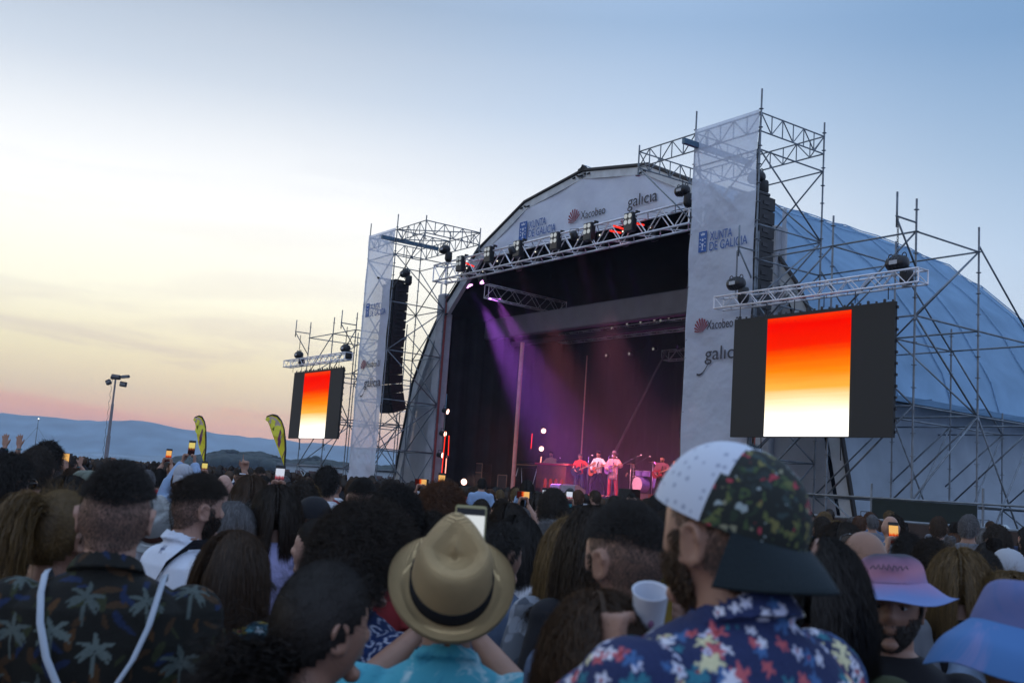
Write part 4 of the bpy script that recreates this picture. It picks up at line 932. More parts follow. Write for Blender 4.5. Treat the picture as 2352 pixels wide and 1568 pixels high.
def motifs(co, no, rg, count, gap, reach):
    """spots spread over the cloth itself: yields the vertices near each and their flat coordinates"""
    got = []
    for k in range(count * 4):
        i = rg.integers(len(co)); c = co[i]
        if c[2] < .95 or (gap and any(((c - g) ** 2).sum() < gap * gap for g in got)): continue
        got.append(c); n = no[i]; t1 = np.cross([0, 0, 1.0], n); t1 = t1 / max(np.linalg.norm(t1), 1e-6) if np.linalg.norm(t1) > .15 else np.array([1.0, 0, 0]); t2 = np.cross(n, t1)
        d = co - c; idx = np.nonzero(((d ** 2).sum(1) < reach * reach) & (no @ n > .2))[0]; yield idx, d[idx] @ t1, d[idx] @ t2
        if len(got) >= count: break
def paint_mat(name):
    m = bpy.data.materials.new(name); m.use_nodes = True; t = m.node_tree; b = t.nodes['Principled BSDF']; b.inputs['Roughness'].default_value = .85; b.inputs['Specular IOR Level'].default_value = .25
    a = t.nodes.new('ShaderNodeAttribute'); a.attribute_name = 'pattern'; co = t.nodes.new('ShaderNodeTexCoord'); n = t.nodes.new('ShaderNodeTexNoise'); n.inputs['Scale'].default_value = 240; t.links.new(co.outputs['Object'], n.inputs['Vector'])
    t.links.new(mixc(t, .35, a.outputs['Color'], n.outputs[0], 'SOFT_LIGHT'), b.inputs['Base Color'])
    bn = t.nodes.new('ShaderNodeBump'); bn.inputs['Strength'].default_value = .25; bn.inputs['Distance'].default_value = .01; t.links.new(n.outputs[0], bn.inputs['Height']); t.links.new(bn.outputs[0], b.inputs['Normal']); return m
PAINTED = paint_mat('printed_cloth')
def palms(co, no, seed=1, base=(.012, .012, .010), frond=(.11, .14, .13), blobs=((.014, .024, .06), (.07, .035, .014), (.03, .035, .016), (.05, .028, .014)), sc=1.0, gap=.105):
    rg = np.random.default_rng(seed); C = np.tile(np.array(base), (len(co), 1))
    for k, (ix, du, dv) in enumerate(motifs(co, no, rg, 420, .022, .07)):
        a = rg.uniform(0, 3.14); L_ = rg.uniform(.018, .042) * sc; w_ = L_ * rg.uniform(.22, .4); p, q = du * math.cos(a) + dv * math.sin(a), -du * math.sin(a) + dv * math.cos(a); q = q + p * p * 6; C[ix[(p / L_) ** 2 + (q / w_) ** 2 < 1]] = blobs[k % len(blobs)]
    for ix, du, dv in motifs(co, no, rg, 70, gap, .11):
        R_ = .055 * sc; r_ = np.hypot(du, dv); th = np.arctan2(dv, du); m_ = np.zeros(len(ix), bool); rot = rg.uniform(-.3, .3)
        for a0, cu in ((.25, -16), (.95, -13), (1.6, 2), (2.2, 13), (2.9, 16), (-.3, -9), (3.5, 9)):
            da = (th - (a0 + rot + cu * r_) + math.pi) % (2 * math.pi) - math.pi; m_ |= (r_ < R_) & (np.abs(da) * r_ < .0072 * sc * np.sin(np.pi * np.clip(r_ / R_, 0, 1)) ** .7)
        m_ |= (dv < 0) & (dv > -.075 * sc) & (np.abs(du - .12 * dv - 2 * dv * dv) < .0038 * sc); C[ix[m_]] = np.array(frond) * rg.uniform(.6, 1.1)
    return C
def blossoms(co, no, seed, base, cols, n=160, size=(.014, .035), eye=(.3, .02, .03), petals=5, outline=False, gap=0):
    rg = np.random.default_rng(seed); C = np.tile(np.array(base), (len(co), 1))
    for k, (ix, du, dv) in enumerate(motifs(co, no, rg, n, gap, size[1] * 1.05)):
        R_ = rg.uniform(*size); r_ = np.hypot(du, dv); th = np.arctan2(dv, du) + rg.uniform(0, 6); edge = R_ * (.72 + .28 * np.cos(petals * th))
        if outline: C[ix[(r_ < edge) & (r_ > edge - .0065)]] = cols[k % len(cols)]
        else:
            C[ix[r_ < edge]] = cols[k % len(cols)]
            if k % 3 == 0: C[ix[r_ < R_ * .26]] = eye
    return C

# ================================================================ hats, glasses, phones
def loft_profile(prof_, n=40, sx=1.0, sy=1.0, fn=None):
    rr = []
    t = np.linspace(0, 2 * math.pi, n, endpoint=False)
    for k, (r_, z) in enumerate(prof_):
        P = np.stack([r_ * sx * np.cos(t), r_ * sy * np.sin(t), np.full(n, z)], 1)
        if fn is not None: P = fn(P, t, k)
        rr.append(P)
    return rr
def straw_material(name, c):
    m = mat(name, c, .75, 0, .15, 30); t = m.node_tree; b = t.nodes['Principled BSDF']; co = t.nodes.new('ShaderNodeTexCoord')
    w1 = t.nodes.new('ShaderNodeTexWave'); w1.bands_direction = 'Z'; w1.inputs['Scale'].default_value = 260; w1.inputs['Distortion'].default_value = 1.5; t.links.new(co.outputs['Object'], w1.inputs['Vector'])
    w2 = t.nodes.new('ShaderNodeTexWave'); w2.bands_direction = 'DIAGONAL'; w2.inputs['Scale'].default_value = 210; t.links.new(co.outputs['Object'], w2.inputs['Vector'])
    wv = math_node(t, 'MULTIPLY', w1.outputs[1], w2.outputs[1]); n = t.nodes.new('ShaderNodeTexNoise'); n.inputs['Scale'].default_value = 11; t.links.new(co.outputs['Object'], n.inputs['Vector'])
    t.links.new(mixc(t, math_node(t, 'MULTIPLY', wv, .22), mixc(t, n.outputs[0], tuple(x * 1.25 for x in c), tuple(x * .7 for x in c)), tuple(x * .35 for x in c)), b.inputs['Base Color'])
    bn = t.nodes.new('ShaderNodeBump'); bn.inputs['Strength'].default_value = 1; bn.inputs['Distance'].default_value = .006; t.links.new(wv, bn.inputs['Height']); t.links.new(bn.outputs[0], b.inputs['Normal']); return m
STRAW = straw_material('straw_weave', (.68, .48, .23)); WHITESTRAW = straw_material('white_straw', (.55, .58, .58))
def hat_root(parent_person, tilt, yaw=0, dz=.0, dy=0.0, name='hat'):
    o = bpy.data.objects.new(name, None); COL.objects.link(o); o.parent = parent_person; o.location = (0, .012 + dy, 1.632 + dz); o.rotation_euler = (tilt, 0, yaw); o.empty_display_size = .1; return o
def fedora(par, m, bandm, brim=.145, h=.115, dent=True):
    def crown(P, t, k):
        f = min(1, k / 9); P[:, 0] *= 1 - .62 * min(1, f * 1.25) ** 1.4 * np.clip(np.sin(t), 0, 1) ** .8; P[:, 1] *= 1 + .10 * f * (np.sin(t) > 0); P[:, 2] += np.where(k > 3, .018 * np.clip(np.sin(t), 0, 1) * f, 0)
        return P
    prof_ = [(.094, .035), (.093, .05), (.091, .075), (.089, .10), (.086, .125), (.080, .143), (.070, .150), (.052, .146), (.034, .130), (.012, .122), (.002, .121)]
    b = MB(); b.loft(loft_profile(prof_, 44, .92, 1.13, crown), caps=True); b.build('crown', m, par, True)
    b = MB(); b.loft(loft_profile([(.0955, .036), (.0955, .064), (.0925, .066)], 44, .925, 1.13), caps=False); b.build('hat_band', bandm, par, True)
    f = lambda P, t, k: np.stack([P[:, 0], P[:, 1], P[:, 2] + (k / 6) ** 2 * (.024 * np.abs(np.cos(t)) ** 2 + .018 * (np.sin(t) < 0) * np.abs(np.sin(t)) - .012 * (np.sin(t) > 0) * np.sin(t))], 1)
    rr = loft_profile([(.093, .036), (.102, .030), (.112, .028), (.122, .028), (.132, .029), (.139, .030), (brim, .032)], 44, .95, 1.10, f); rr += [r_ + np.array([0, 0, -.004]) for r_ in rr[::-1]]
    b = MB(); b.loft(rr, caps=False); b.build('brim', m, par, True)
def subd(o):
    m_ = o.modifiers.new('s', 'SUBSURF'); m_.levels = 1; m_.render_levels = 2; return o
def bucket(par, m, mb_, brim=.165, drop=.062):
    w = lambda P, t, k: P * (1 + .02 * np.sin(4 * t + 2.1 * k) * (0 < k < 6))[:, None] if k else P
    b = MB(); b.loft(loft_profile([(.002, .130), (.040, .130), (.064, .124), (.080, .110), (.089, .085), (.094, .060), (.098, .04)], 40, .92, 1.12, w), caps=False); subd(b.build('crown', m, par, True))
    w2 = lambda P, t, k: P + np.stack([0 * t, 0 * t, .010 * np.sin(2 * t + .7) * k / 4 + .006 * np.sin(5 * t) * k / 4], 1)
    rr = loft_profile([(.096, .042), (.112, .028), (.130, .010), (.148, -.006), (brim, .042 - drop)], 40, .95, 1.08, w2); rr += [r_ + np.array([0, 0, -.004]) for r_ in rr[::-1]]
    b = MB(); b.loft(rr, caps=False); subd(b.build('brim', mb_, par, True))
def cap(par, m_front, m_back, m_brim, split=0.0, brim_len=.075):
    """baseball cap, visor towards +Y of the root"""
    nu, nv = 48, 18
    def dome(front):
        V = []; idx = {}; 
        for i in range(nv + 1):
            f = i / nv; ph = math.pi / 2 * f
            for j in range(nu):
                a = 2 * math.pi * j / nu; sc_ = 1 + (.06 if math.sin(a) > .2 and front else 0) * math.sin(ph * 1.2); seam = 1 - .006 * abs(math.cos(3 * a)) ** 12
                V.append((.090 * math.cos(a) * math.cos(ph) ** .82 * seam, .111 * math.sin(a) * math.cos(ph) ** .82 * sc_ * seam, .012 + .108 * math.sin(ph) ** 1.05))
        V = np.array(V); F = []
        for i in range(nv):
            for j in range(nu):
                a = 2 * math.pi * (j + .5) / nu; y = math.sin(a) * math.cos(math.pi / 2 * (i + .5) / nv)
                if (y > split) == front: F.append((i * nu + j, i * nu + (j + 1) % nu, (i + 1) * nu + (j + 1) % nu, (i + 1) * nu + j))
        return V, F
    for fr, nm, mm in ((True, 'front_panel', m_front), (False, 'back_panel', m_back)):
        V, F = dome(fr); used = sorted({i for f in F for i in f}); mp = {k: i for i, k in enumerate(used)}; MB().add(V[used], [tuple(mp[i] for i in f) for f in F]).build(nm, mm, par, True)
    rr = []; 
    for k in range(8):
        f = k / 7; row = []
        for j in range(21):
            a = math.radians(22 + 136 * j / 20); R_ = 1 + f * (brim_len / .111) * math.sin((a - math.radians(22)) / math.radians(136) * math.pi) ** .8
            x = .090 * math.cos(a) * (1 + f * .08); y = .111 * math.sin(a) * R_ + .004; row.append((x, y, .016 - f * .020 - 5.0 * f * x * x - .012 * f * f))
        rr.append(row)
    lo = [[(p[0], p[1], p[2] - .004) for p in r_] for r_ in rr[::-1]]; b = MB(); b.loft(rr + lo, caps=False, closed=False); b.build('visor', m_brim, par, True)
    MB().ell((0, 0, .121), (.008, .008, .004), None, 10, 6).build('button', m_brim, par, True)
GLASS = mat('dark_lens', (.01, .01, .012), .08, 0, .1, 9, spec=.8); FRAME = mat('glasses_frame', (.012, .010, .010), .3)
def glasses(person, on_top=False, lens=GLASS):
    o = bpy.data.objects.new('glasses', None); COL.objects.link(o); o.parent = person; o.empty_display_size = .05
    o.location = (0, .012, 1.632); o.rotation_euler = (math.radians(48) if on_top else 0, 0, 0)
    if on_top: o.location = (0, .0, 1.632 + .006)
    for sx_ in (-1, 1):
        MB().path([(sx_ * .033, .107, .003), (sx_ * .033, .110, .003)], [.024, .024], 14).build('lens', lens, o)
        pts = [(sx_ * .033 + .026 * math.cos(q), .108, .003 + .022 * math.sin(q)) for q in np.linspace(0, 2 * math.pi, 15)]; MB().path(pts, .0028, 6).build('rim', FRAME, o, True)
        MB().path([(sx_ * .059, .106, .008), (sx_ * .080, .08, .010), (sx_ * .086, .0, .006), (sx_ * .084, -.02, -.006)], .0032, 6).build('temple_arm', FRAME, o, True)
    MB().path([(-.009, .110, .005), (0, .112, .008), (.009, .110, .005)], .0028, 6).build('bridge', FRAME, o)
def screen_img(name, top, midc, bot):
    m = bpy.data.materials.new(name); m.use_nodes = True; t = m.node_tree; t.nodes.clear(); o = t.nodes.new('ShaderNodeOutputMaterial'); e = t.nodes.new('ShaderNodeEmission'); c = t.nodes.new('ShaderNodeTexCoord'); s = t.nodes.new('ShaderNodeSeparateXYZ'); t.links.new(c.outputs['Generated'], s.inputs[0])
    n = t.nodes.new('ShaderNodeTexNoise'); n.inputs['Scale'].default_value = 5; t.links.new(c.outputs['Generated'], n.inputs['Vector']); f = math_node(t, 'ADD', s.outputs[2], math_node(t, 'MULTIPLY', math_node(t, 'SUBTRACT', n.outputs[0], .5), .3))
    t.links.new(ramp(t, f, [(0, bot), (.28, bot), (.42, midc), (.55, top), (1, top)]), e.inputs[0]); e.inputs[1].default_value = .7; t.links.new(e.outputs[0], o.inputs[0]); return m
PH = {'sky': screen_img('phone_picture_sky', lin(215, 222, 240), lin(170, 80, 90), lin(40, 35, 50)), 'fire': screen_img('phone_picture_orange', lin(250, 190, 110), lin(240, 80, 20), lin(60, 20, 20)), 'dusk': screen_img('phone_picture_dusk', lin(230, 210, 120), lin(120, 60, 40), lin(30, 20, 25)), 'pale': screen_img('phone_picture_pale', lin(226, 232, 236), lin(224, 228, 230), lin(150, 165, 190))}
def phone(label, p, yaw=0, tilt=0, pic='sky', land=False, sc=1.0, case=None, group=None):
    t_ = thing('phone', label, 'phone', tuple(p), yaw, group); t_.rotation_euler = (tilt, math.pi / 2 if land else 0, yaw); t_.scale = (sc,) * 3
    MB().box((0, 0, 0), (.076, .009, .158), bev=.0042).build('case', case or BLACK, t_)
    MB().add([(-.034, -.0050, -.071), (.034, -.0050, -.071), (.034, -.0050, .071), (-.034, -.0050, .071)], [(0, 1, 2, 3)]).build('screen', PH[pic], t_)
    b = MB().box((0, -.0054, .071 - .008), (.068, .0006, .016)); b.build('status_bar', BLACK, t_); return t_
# ================================================================ people: placing them
MC = {}
def cached(key, fn):
    if key not in MC: MC[key] = fn()
    return MC[key]
def setmat(o, m):
    if len(o.data.materials) == 0: o.data.materials.append(m)
    o.material_slots[0].link = 'OBJECT'; o.material_slots[0].material = m
def partobj(name, data, m, parent): 
    o = bpy.data.objects.new(name, data); COL.objects.link(o); o.parent = parent; setmat(o, m); return o
HT = {'bald': 0, 'stubble': .003, 'short': .012, 'fade': .018, 'quiff': .028, 'messy': .022, 'curly': .026, 'bigcurly': .050, 'long': .012, 'straight': .01, 'wavy': .018, 'bob': .012, 'pony': .01, 'bun': .05, 'puff': .01}
N_HAIR = {'short': 3, 'messy': 2, 'curly': 2, 'bigcurly': 2, 'long': 3, 'wavy': 2, 'straight': 2, 'fade': 2}
def person(label, x, yt, d, head=0, sex='m', style='short', hc='black', top='grey', skin=1, sleeve='short', arms=None, near=None, tilt=0.0, hat=None, hat_h=0.0, group=None, seed=0, collar=False, low='denim', ztop=None, xy=None, z0=0.0,
           hands=('relax', 'relax'), hn=(None, None), hd=(None, None), bulk=1.0, loose=.004, shirt_mesh=None, stance=0.0, hdens=None, hscale=1.0, yaw=0.0, cat='person', hw=None, sc=None, low_cut=.09, spun=0.0):
    near = near if near is not None else (0 if d < 2.8 else 1 if d < 6.5 else 2 if d < 11 else 3)
    if xy is None: p = at(x, yt, d)
    else: p = np.array([xy[0], xy[1], ztop])
    off = hat_h if hat else HT[style]
    s = sc or (p[2] - z0) / (1.75 + off)
    hd0 = math.radians(head) - (math.atan2(p[0], p[1]) if xy is None else 0)      # headings are given relative to the line of sight
    t_ = thing('person', label, cat, (p[0], p[1], z0), hd0, group); t_.scale = (s,) * 3
    vox = (.0075, .011, .016, .022)[near]
    if arms is not None and near > 1 and hands != ('relax', 'relax'): vox = .010
    A = arms or (None, None); key = (sex, str(A), round(yaw, 2), tilt, vox, hands, bulk, stance, str(hn), str(hd))
    b_ = partobj('body', cached(('b',) + key, lambda: body(sex, A, yaw, tilt, vox, hands, hn, True, bulk, 'body', hd, stance)), SKIN[skin], t_)
    sv = (.008, .012, .018, .024)[near]
    sm_ = shirt_mesh or cached(('s', sex, str(A), sleeve, sv, bulk, collar, loose, seed % 2), lambda: shirt(sex, A, sleeve, sv, bulk, collar, (.0011, .0011, .0008, 0)[near], seed % 2 + 1, loose))
    so = partobj('shirt', sm_, CL.get(top) or MATS.get(top) or top, t_)
    partobj('trousers', cached(('t', sex, stance, near > 1, bulk, low_cut), lambda: trousers(sex, .016 if stance or near < 2 else .026, stance, bulk=bulk, cut=low_cut)), CL[low], t_)
    if not stance: partobj('shoes', cached('shoes', shoes), CL['black'], t_)
    if style != 'bald':
        dn = hdens or (1.9, 1.4, .55, .18)[near]; w_ = hw or (.0013, .0018, .0042, .0085)[near]
        hk = ('h', style, seed % N_HAIR.get(style, 1), dn, w_)
        ho = partobj('hair', cached(hk, lambda: hair(style, seed % N_HAIR.get(style, 1) + 3, dn, w_)), HAIRC[hc], t_)
        ho.location = (0, .012, 1.632); ho.rotation_euler = (tilt, 0, yaw); ho.scale = (hscale,) * 3
    return t_
def local(t_, p):
    v = Matrix.LocRotScale(t_.location, t_.rotation_euler, t_.scale) @ Vector(p); return np.array(v)

# ---- the row right in front of the camera
P1 = person('broad man in dark palm-print shirt with short black hair, nearest the lower left corner', 280, 1053, 2.5, -6, 'm', 'fade', 'black', PAINTED, 0, sleeve='half', bulk=1.07, seed=1,
            shirt_mesh=(lambda m: (paint(m, lambda c, n: palms(c, n, 3, sc=.78, gap=.085)), m)[1])(shirt('m', (None, None), 'half', .0042, 1.07, True, .0016, 4, .012)), hscale=1.03)
glasses(P1)
C1 = thing('drawstring_bag', 'blue drawstring bag with two white cords on the back of the palm-print shirt', 'bag', P1.location, P1.rotation_euler.z)
wc = cloth('white_cord', (.42, .48, .55))
for sg in (-1, 1):
    pts = np.array([(sg * .125, .03, 1.468), (sg * .128, -.010, 1.490), (sg * .127, -.055, 1.484), (sg * .122, -.110, 1.448), (sg * .112, -.136, 1.39), (sg * .088, -.156, 1.32), (sg * .05, -.166, 1.25), (sg * .018, -.165, 1.205)])
    b = MB(); sd_ = np.array([.007, 0, .003]); dp_ = np.array([0, -.006, .002]); b.loft([[p + sd_ + dp_, p - sd_ + dp_, p - sd_, p + sd_] for p in pts]); b.build('cord', wc, C1, True)
b = MB(); b.loft([ring(.86, .15, .045, -.19), ring(.90, .16, .055, -.195), ring(1.05, .155, .055, -.195), ring(1.15, .11, .045, -.185), ring(1.195, .035, .022, -.175), ring(1.21, .05, .022, -.175)]); b.build('pouch', cloth('royal_blue_cloth', (.012, .03, .16)), C1, True)

P2 = person('man in backwards floral cap and colourful flowered shirt, largest figure at the right', 1684, 1042, 1.62, 50, 'm', 'stubble', 'dark brown', PAINTED, 1, sleeve='half', bulk=1.04, seed=2, hat='cap', hat_h=.006, tilt=.06, near=0,
            arms=((((.030, .28, 1.395)), (-1, -.2, -1)), None), hands=('grip', 'relax'), hn=((1, .2, 0), None), hd=((.15, .1, 1), None),
            shirt_mesh=(lambda m: (paint(m, lambda c, n: blossoms(c, n, 7, (.02, .03, .09), ((.55, .56, .66), (.45, .10, .12), (.05, .12, .28), (.60, .56, .34), (.50, .52, .66), (.03, .16, .22), (.62, .62, .70)), 1000, (.009, .018), (.25, .03, .04), gap=.010)), m)[1])(shirt('m', ((((.030, .28, 1.395)), (-1, -.2, -1)), None), 'half', .0045, 1.04, True, .0014, 5, .016)))
def floral(name, base, cols, scale):
    m = bpy.data.materials.new(name); m.use_nodes = True; t = m.node_tree; b = t.nodes['Principled BSDF']; b.inputs['Roughness'].default_value = .85; co = t.nodes.new('ShaderNodeTexCoord')
    n = t.nodes.new('ShaderNodeTexNoise'); n.inputs['Scale'].default_value = scale * .8; t.links.new(co.outputs['Object'], n.inputs['Vector'])
    va = t.nodes.new('ShaderNodeVectorMath'); va.operation = 'MULTIPLY_ADD'; va.inputs[1].default_value = (.05,) * 3; t.links.new(n.outputs['Color'], va.inputs[0]); t.links.new(co.outputs['Object'], va.inputs[2])
    v = t.nodes.new('ShaderNodeTexVoronoi'); v.inputs['Scale'].default_value = scale; t.links.new(va.outputs[0], v.inputs['Vector'])
    s = t.nodes.new('ShaderNodeSeparateColor'); t.links.new(v.outputs['Color'], s.inputs[0])
    k = len(cols); c1_ = ramp(t, s.outputs[0], [(i / k, c) for i, c in enumerate(cols)], 'CONSTANT'); f = ramp(t, v.outputs['Distance'], [(0, (1, 1, 1)), (.42, (1, 1, 1)), (.5, (0, 0, 0))])
    t.links.new(mixc(t, f, base, c1_), b.inputs['Base Color']); return m
CAPF = floral('floral_cap_print', (.012, .016, .014), [(.02, .03, .03), (.10, .12, .04), (.02, .035, .02), (.34, .04, .06), (.30, .36, .36), (.16, .15, .05), (.03, .05, .05), (.05, .08, .03), (.22, .22, .14)], 62)
def dotted(name, base, dot, scale):
    m = bpy.data.materials.new(name); m.use_nodes = True; t = m.node_tree; b = t.nodes['Principled BSDF']; b.inputs['Roughness'].default_value = .8; co = t.nodes.new('ShaderNodeTexCoord')
    v = t.nodes.new('ShaderNodeTexVoronoi'); v.inputs['Scale'].default_value = scale; v.inputs['Randomness'].default_value = .55; t.links.new(co.outputs['Object'], v.inputs['Vector'])
    t.links.new(mixc(t, ramp(t, v.outputs['Distance'], [(0, (1, 1, 1)), (.16, (1, 1, 1)), (.26, (0, 0, 0))]), base, dot), b.inputs['Base Color']); return m
h = hat_root(P2, .20, math.pi, .012, -.004, 'cap'); h.rotation_euler = (-.30, 0, math.pi + .25); h.scale = (1.07,) * 3
for c_ in P2.children:
    if c_.name.startswith('shirt'): c_.location.z = .012
cap(h, CAPF, dotted('white_mesh_cap_panel', (.54, .59, .68), (.30, .34, .44), 60), cloth('dark_visor', (.018, .028, .034)), split=.05, brim_len=.056)
b = MB()   # sideburn and beard along the jaw
def beard(pn, m, n=2600, seed=1, length=.018, mask=None, w=.0022):
    rg = np.random.default_rng(seed); d = sph(n * 6, rg); mk = (d[:, 2] < -.18) & (d[:, 1] > .02) & (d[:, 2] > -.93) & ~((np.abs(d[:, 0]) < .62) & (d[:, 2] > -.31) & (d[:, 1] > .4)) & ~((np.abs(d[:, 0]) < .24) & (d[:, 2] < -.43) & (d[:, 2] > -.53) & (d[:, 1] > .4))
    mk |= (np.abs(d[:, 0]) > .86) & (d[:, 2] < .1) & (d[:, 2] > -.3) & (np.abs(d[:, 1] - .2) < .16)
    if mask is not None: mk &= mask(d)
    d = d[mk][:n]; lo = np.clip(-d[:, 2], 0, 1); r_ = np.stack([.077 * d[:, 0] * (1 - .24 * lo ** 1.3), .098 * d[:, 1] * (1 - .10 * lo), .119 * d[:, 2]], 1)
    st = np.stack([d[:, 0] * .4, d[:, 1] * .6, -.8 + 0 * d[:, 0]], 1) * length; P = np.stack([r_ * 1.01, r_ + st * .5 + d * .004, r_ + st], 1); P += rg.normal(0, .0012, P.shape); V, F = ribbons(P, w * rg.uniform(.6, 1.3, len(P)), np.repeat(d[:, None], 3, 1) + rg.normal(0, .3, P.shape))
    o = partobj('beard', np_mesh('beard', V.reshape(-1, 3), F), m, pn); o.location = (0, .012, 1.632); return o
beard(P2, HAIRC['brown'], 3000, 2)
CUPM = mat('white_cup_plastic', (.62, .66, .74), .35, 0, .04, 8)
hp_ = local(P2, (.118, .270, 1.490))
K = thing('cup', 'white plastic cup held up in front of the capped man', 'cup', tuple(hp_), .3); K.scale = (.7,) * 3; K.rotation_euler = (math.radians(24), math.radians(-10), .3)
t = MB(); rr = loft_profile([(.034, -.085), (.036, -.083), (.040, -.02), (.045, .055), (.0475, .062), (.045, .062), (.043, .055), (.036, -.06), (.001, -.062)], 36); t.loft(rr, caps=False); t.loft(loft_profile([(.001, -.085), (.034, -.085)], 36), caps=False); t.build('cup_wall', CUPM, K, True)
MB().ell((-.012, -.0385, -.01), (.009, .004, .012), None, 10, 6).build('printed_mark', mat('mauve_print', (.25, .12, .22)), K)

def tiedye(name, a, b_, c_, sc):
    m = bpy.data.materials.new(name); m.use_nodes = True; t = m.node_tree; b = t.nodes['Principled BSDF']; b.inputs['Roughness'].default_value = .85; co = t.nodes.new('ShaderNodeTexCoord')
    n = t.nodes.new('ShaderNodeTexNoise'); n.inputs['Scale'].default_value = sc; n.inputs['Detail'].default_value = 7; n.inputs['Roughness'].default_value = .65; n.inputs['Distortion'].default_value = .8; t.links.new(co.outputs['Object'], n.inputs['Vector'])
    t.links.new(ramp(t, n.outputs[0], [(.32, c_), (.45, a), (.56, a), (.66, b_)]), b.inputs['Base Color']); return m
TIE = tiedye('turquoise_tie_dye', (.06, .36, .46), (.42, .62, .66), (.02, .20, .32), 11)
AR3 = (((-.07, .40, 1.50), (-1, 0, -1)), ((.10, .40, 1.50), (1, 0, -1)))
P3 = person('person in tilted straw hat and turquoise shirt holding a phone up, bottom centre', 1040, 1268, 2.35, 2, 'm', 'stubble', 'dark brown', TIE, 1, arms=AR3, hands=('grip', 'grip'), hn=((1, 0, 0), (-1, 0, 0)), hd=((.15, .1, 1), (-.15, .1, 1)), tilt=.42, near=0, collar=True, seed=3, loose=.012, bulk=1.0)
h = hat_root(P3, .78, 0, .022, -.030, 'straw_hat'); h.scale = (1.12,) * 3; fedora(h, STRAW, cloth('black_ribbon', (.010, .010, .012)), .140)
phone('phone in a yellowish case showing a pale picture, raised above the straw hat', at(1077, 1236, 2.55), .02, -.1, 'pale', case=mat('yellow_case', (.30, .27, .13), .4))

hib = lambda c, n: blossoms(c, n, 11, (.008, .022, .085), ((.42, .46, .58), (.34, .38, .50)), 120, (.026, .045), outline=True, petals=3, gap=.05)
P5 = person('person with a big dark mop of curls and navy shirt with white outlined print', 838, 1172, 2.85, -48, 'm', 'bigcurly', 'dark brown', PAINTED, 0, near=0, seed=0, hscale=1.08, collar=True,
            shirt_mesh=(lambda m: (paint(m, hib), m)[1])(shirt('m', (None, None), 'short', .006, 1.0, True, .0014, 6, .012)))
glasses(P5)
wav = lambda c, n: blossoms(c, n, 12, (.010, .014, .03), ((.30, .36, .46), (.22, .27, .36), (.36, .42, .50)), 420, (.008, .018), petals=2, gap=.018)
P4 = person('woman with gathered frizzy black hair in profile, navy top with pale brush marks', 742, 1292, 1.95, -58, 'f', 'puff', 'black', PAINTED, 1, near=0, seed=1, hscale=1.06, shirt_mesh=(lambda m: (paint(m, wav), m)[1])(shirt('f', (None, None), 'short', .006, 1.0, False, .0012, 2, .010)))
yel = lambda c, n: blossoms(c, n, 13, (.02, .07, .10), ((.30, .22, .03), (.10, .28, .34), (.34, .40, .42), (.22, .17, .03)), 260, (.014, .03), gap=.03)
P6 = person('woman with long straight brown hair and yellow-teal flowered top, facing right', 540, 1219, 3.25, -42, 'f', 'straight', 'brown', PAINTED, 1, near=0, seed=0, shirt_mesh=(lambda m: (paint(m, yel), m)[1])(shirt('f', (None, None), 'short', .008, 1.0, False, .0012, 2, .012)))
glasses(P6)
P7 = person('woman with a long fair ponytail and sunglasses pushed up, at the left edge', 142, 1122, 2.75, -38, 'f', 'pony', 'fair', 'black', 1, near=0, seed=1, sleeve='none'); glasses(P7, True)
gry = lambda c, n: blossoms(c, n, 14, (.60, .66, .76), ((.10, .12, .20), (.16, .18, .26)), 40, (.012, .022), petals=6, gap=.09)
P8 = person('bearded man in pale blue spotted shirt with a black strap across his back', 455, 1079, 3.9, -62, 'm', 'quiff', 'dark brown', PAINTED, 0, near=0, seed=0, collar=True, sleeve='half', shirt_mesh=(lambda m: (paint(m, gry), m)[1])(shirt('m', (None, None), 'half', .007, 1.0, True, .0016, 8, .016)))
beard(P8, HAIRC['dark brown'], 2600, 3)
S8 = thing('bag_strap', 'black strap running diagonally over the pale blue spotted shirt', 'strap', P8.location, P8.rotation_euler.z); S8.scale = P8.scale
b = MB(); pts = np.array([(.12, .05, 1.515), (.125, -.06, 1.51), (.09, -.138, 1.43), (.02, -.150, 1.33), (-.07, -.150, 1.22), (-.16, -.120, 1.10), (-.20, -.02, 1.03)]); side_ = np.array([.66, 0, .75]) * .026
rr = [[p + side_ + np.array([0, -.004, 0]), p - side_ + np.array([0, -.004, 0]), p - side_, p + side_] for p in pts]; b.loft(rr); b.build('webbing', CL['black'], S8, True)
P9 = person('person in a wide white straw hat, half hidden behind the palm-print shirt man', 372, 1150, 4.5, -20, 'm', 'stubble', 'dark brown', 'grey', 1, hat='white', hat_h=.05, near=1, tilt=.2)
h = hat_root(P9, .75, 0, .02, 0, 'sun_hat'); fedora(h, WHITESTRAW, cloth('brown_ribbon', (.05, .02, .015)), .165)
P24 = person('man with close-cropped black hair and short beard looking left, beside the floral cap', 1452, 1140, 2.25, 42, 'm', 'fade', 'black', 'slate blue', 1, near=0, seed=1, hscale=1.0); beard(P24, HAIRC['black'], 2600, 5, .010)
P25 = person('woman with long wavy brown hair, low at the bottom between straw hat and cap', 1385, 1348, 1.95, 12, 'f', 'wavy', 'brown', 'black', 1, near=0, seed=1)
P27 = person('woman with long black hair right of the floral cap', 1886, 1224, 2.35, -10, 'f', 'long', 'black', 'olive', 1, near=0, seed=0, hscale=.93)
PINKT = bpy.data.materials.new('dip_dyed_pink'); PINKT.use_nodes = True; t = PINKT.node_tree; co = t.nodes.new('ShaderNodeTexCoord'); s = t.nodes.new('ShaderNodeSeparateXYZ'); t.links.new(co.outputs['Object'], s.inputs[0]); n = t.nodes.new('ShaderNodeTexNoise'); n.inputs['Scale'].default_value = 9; t.links.new(co.outputs['Object'], n.inputs[0])
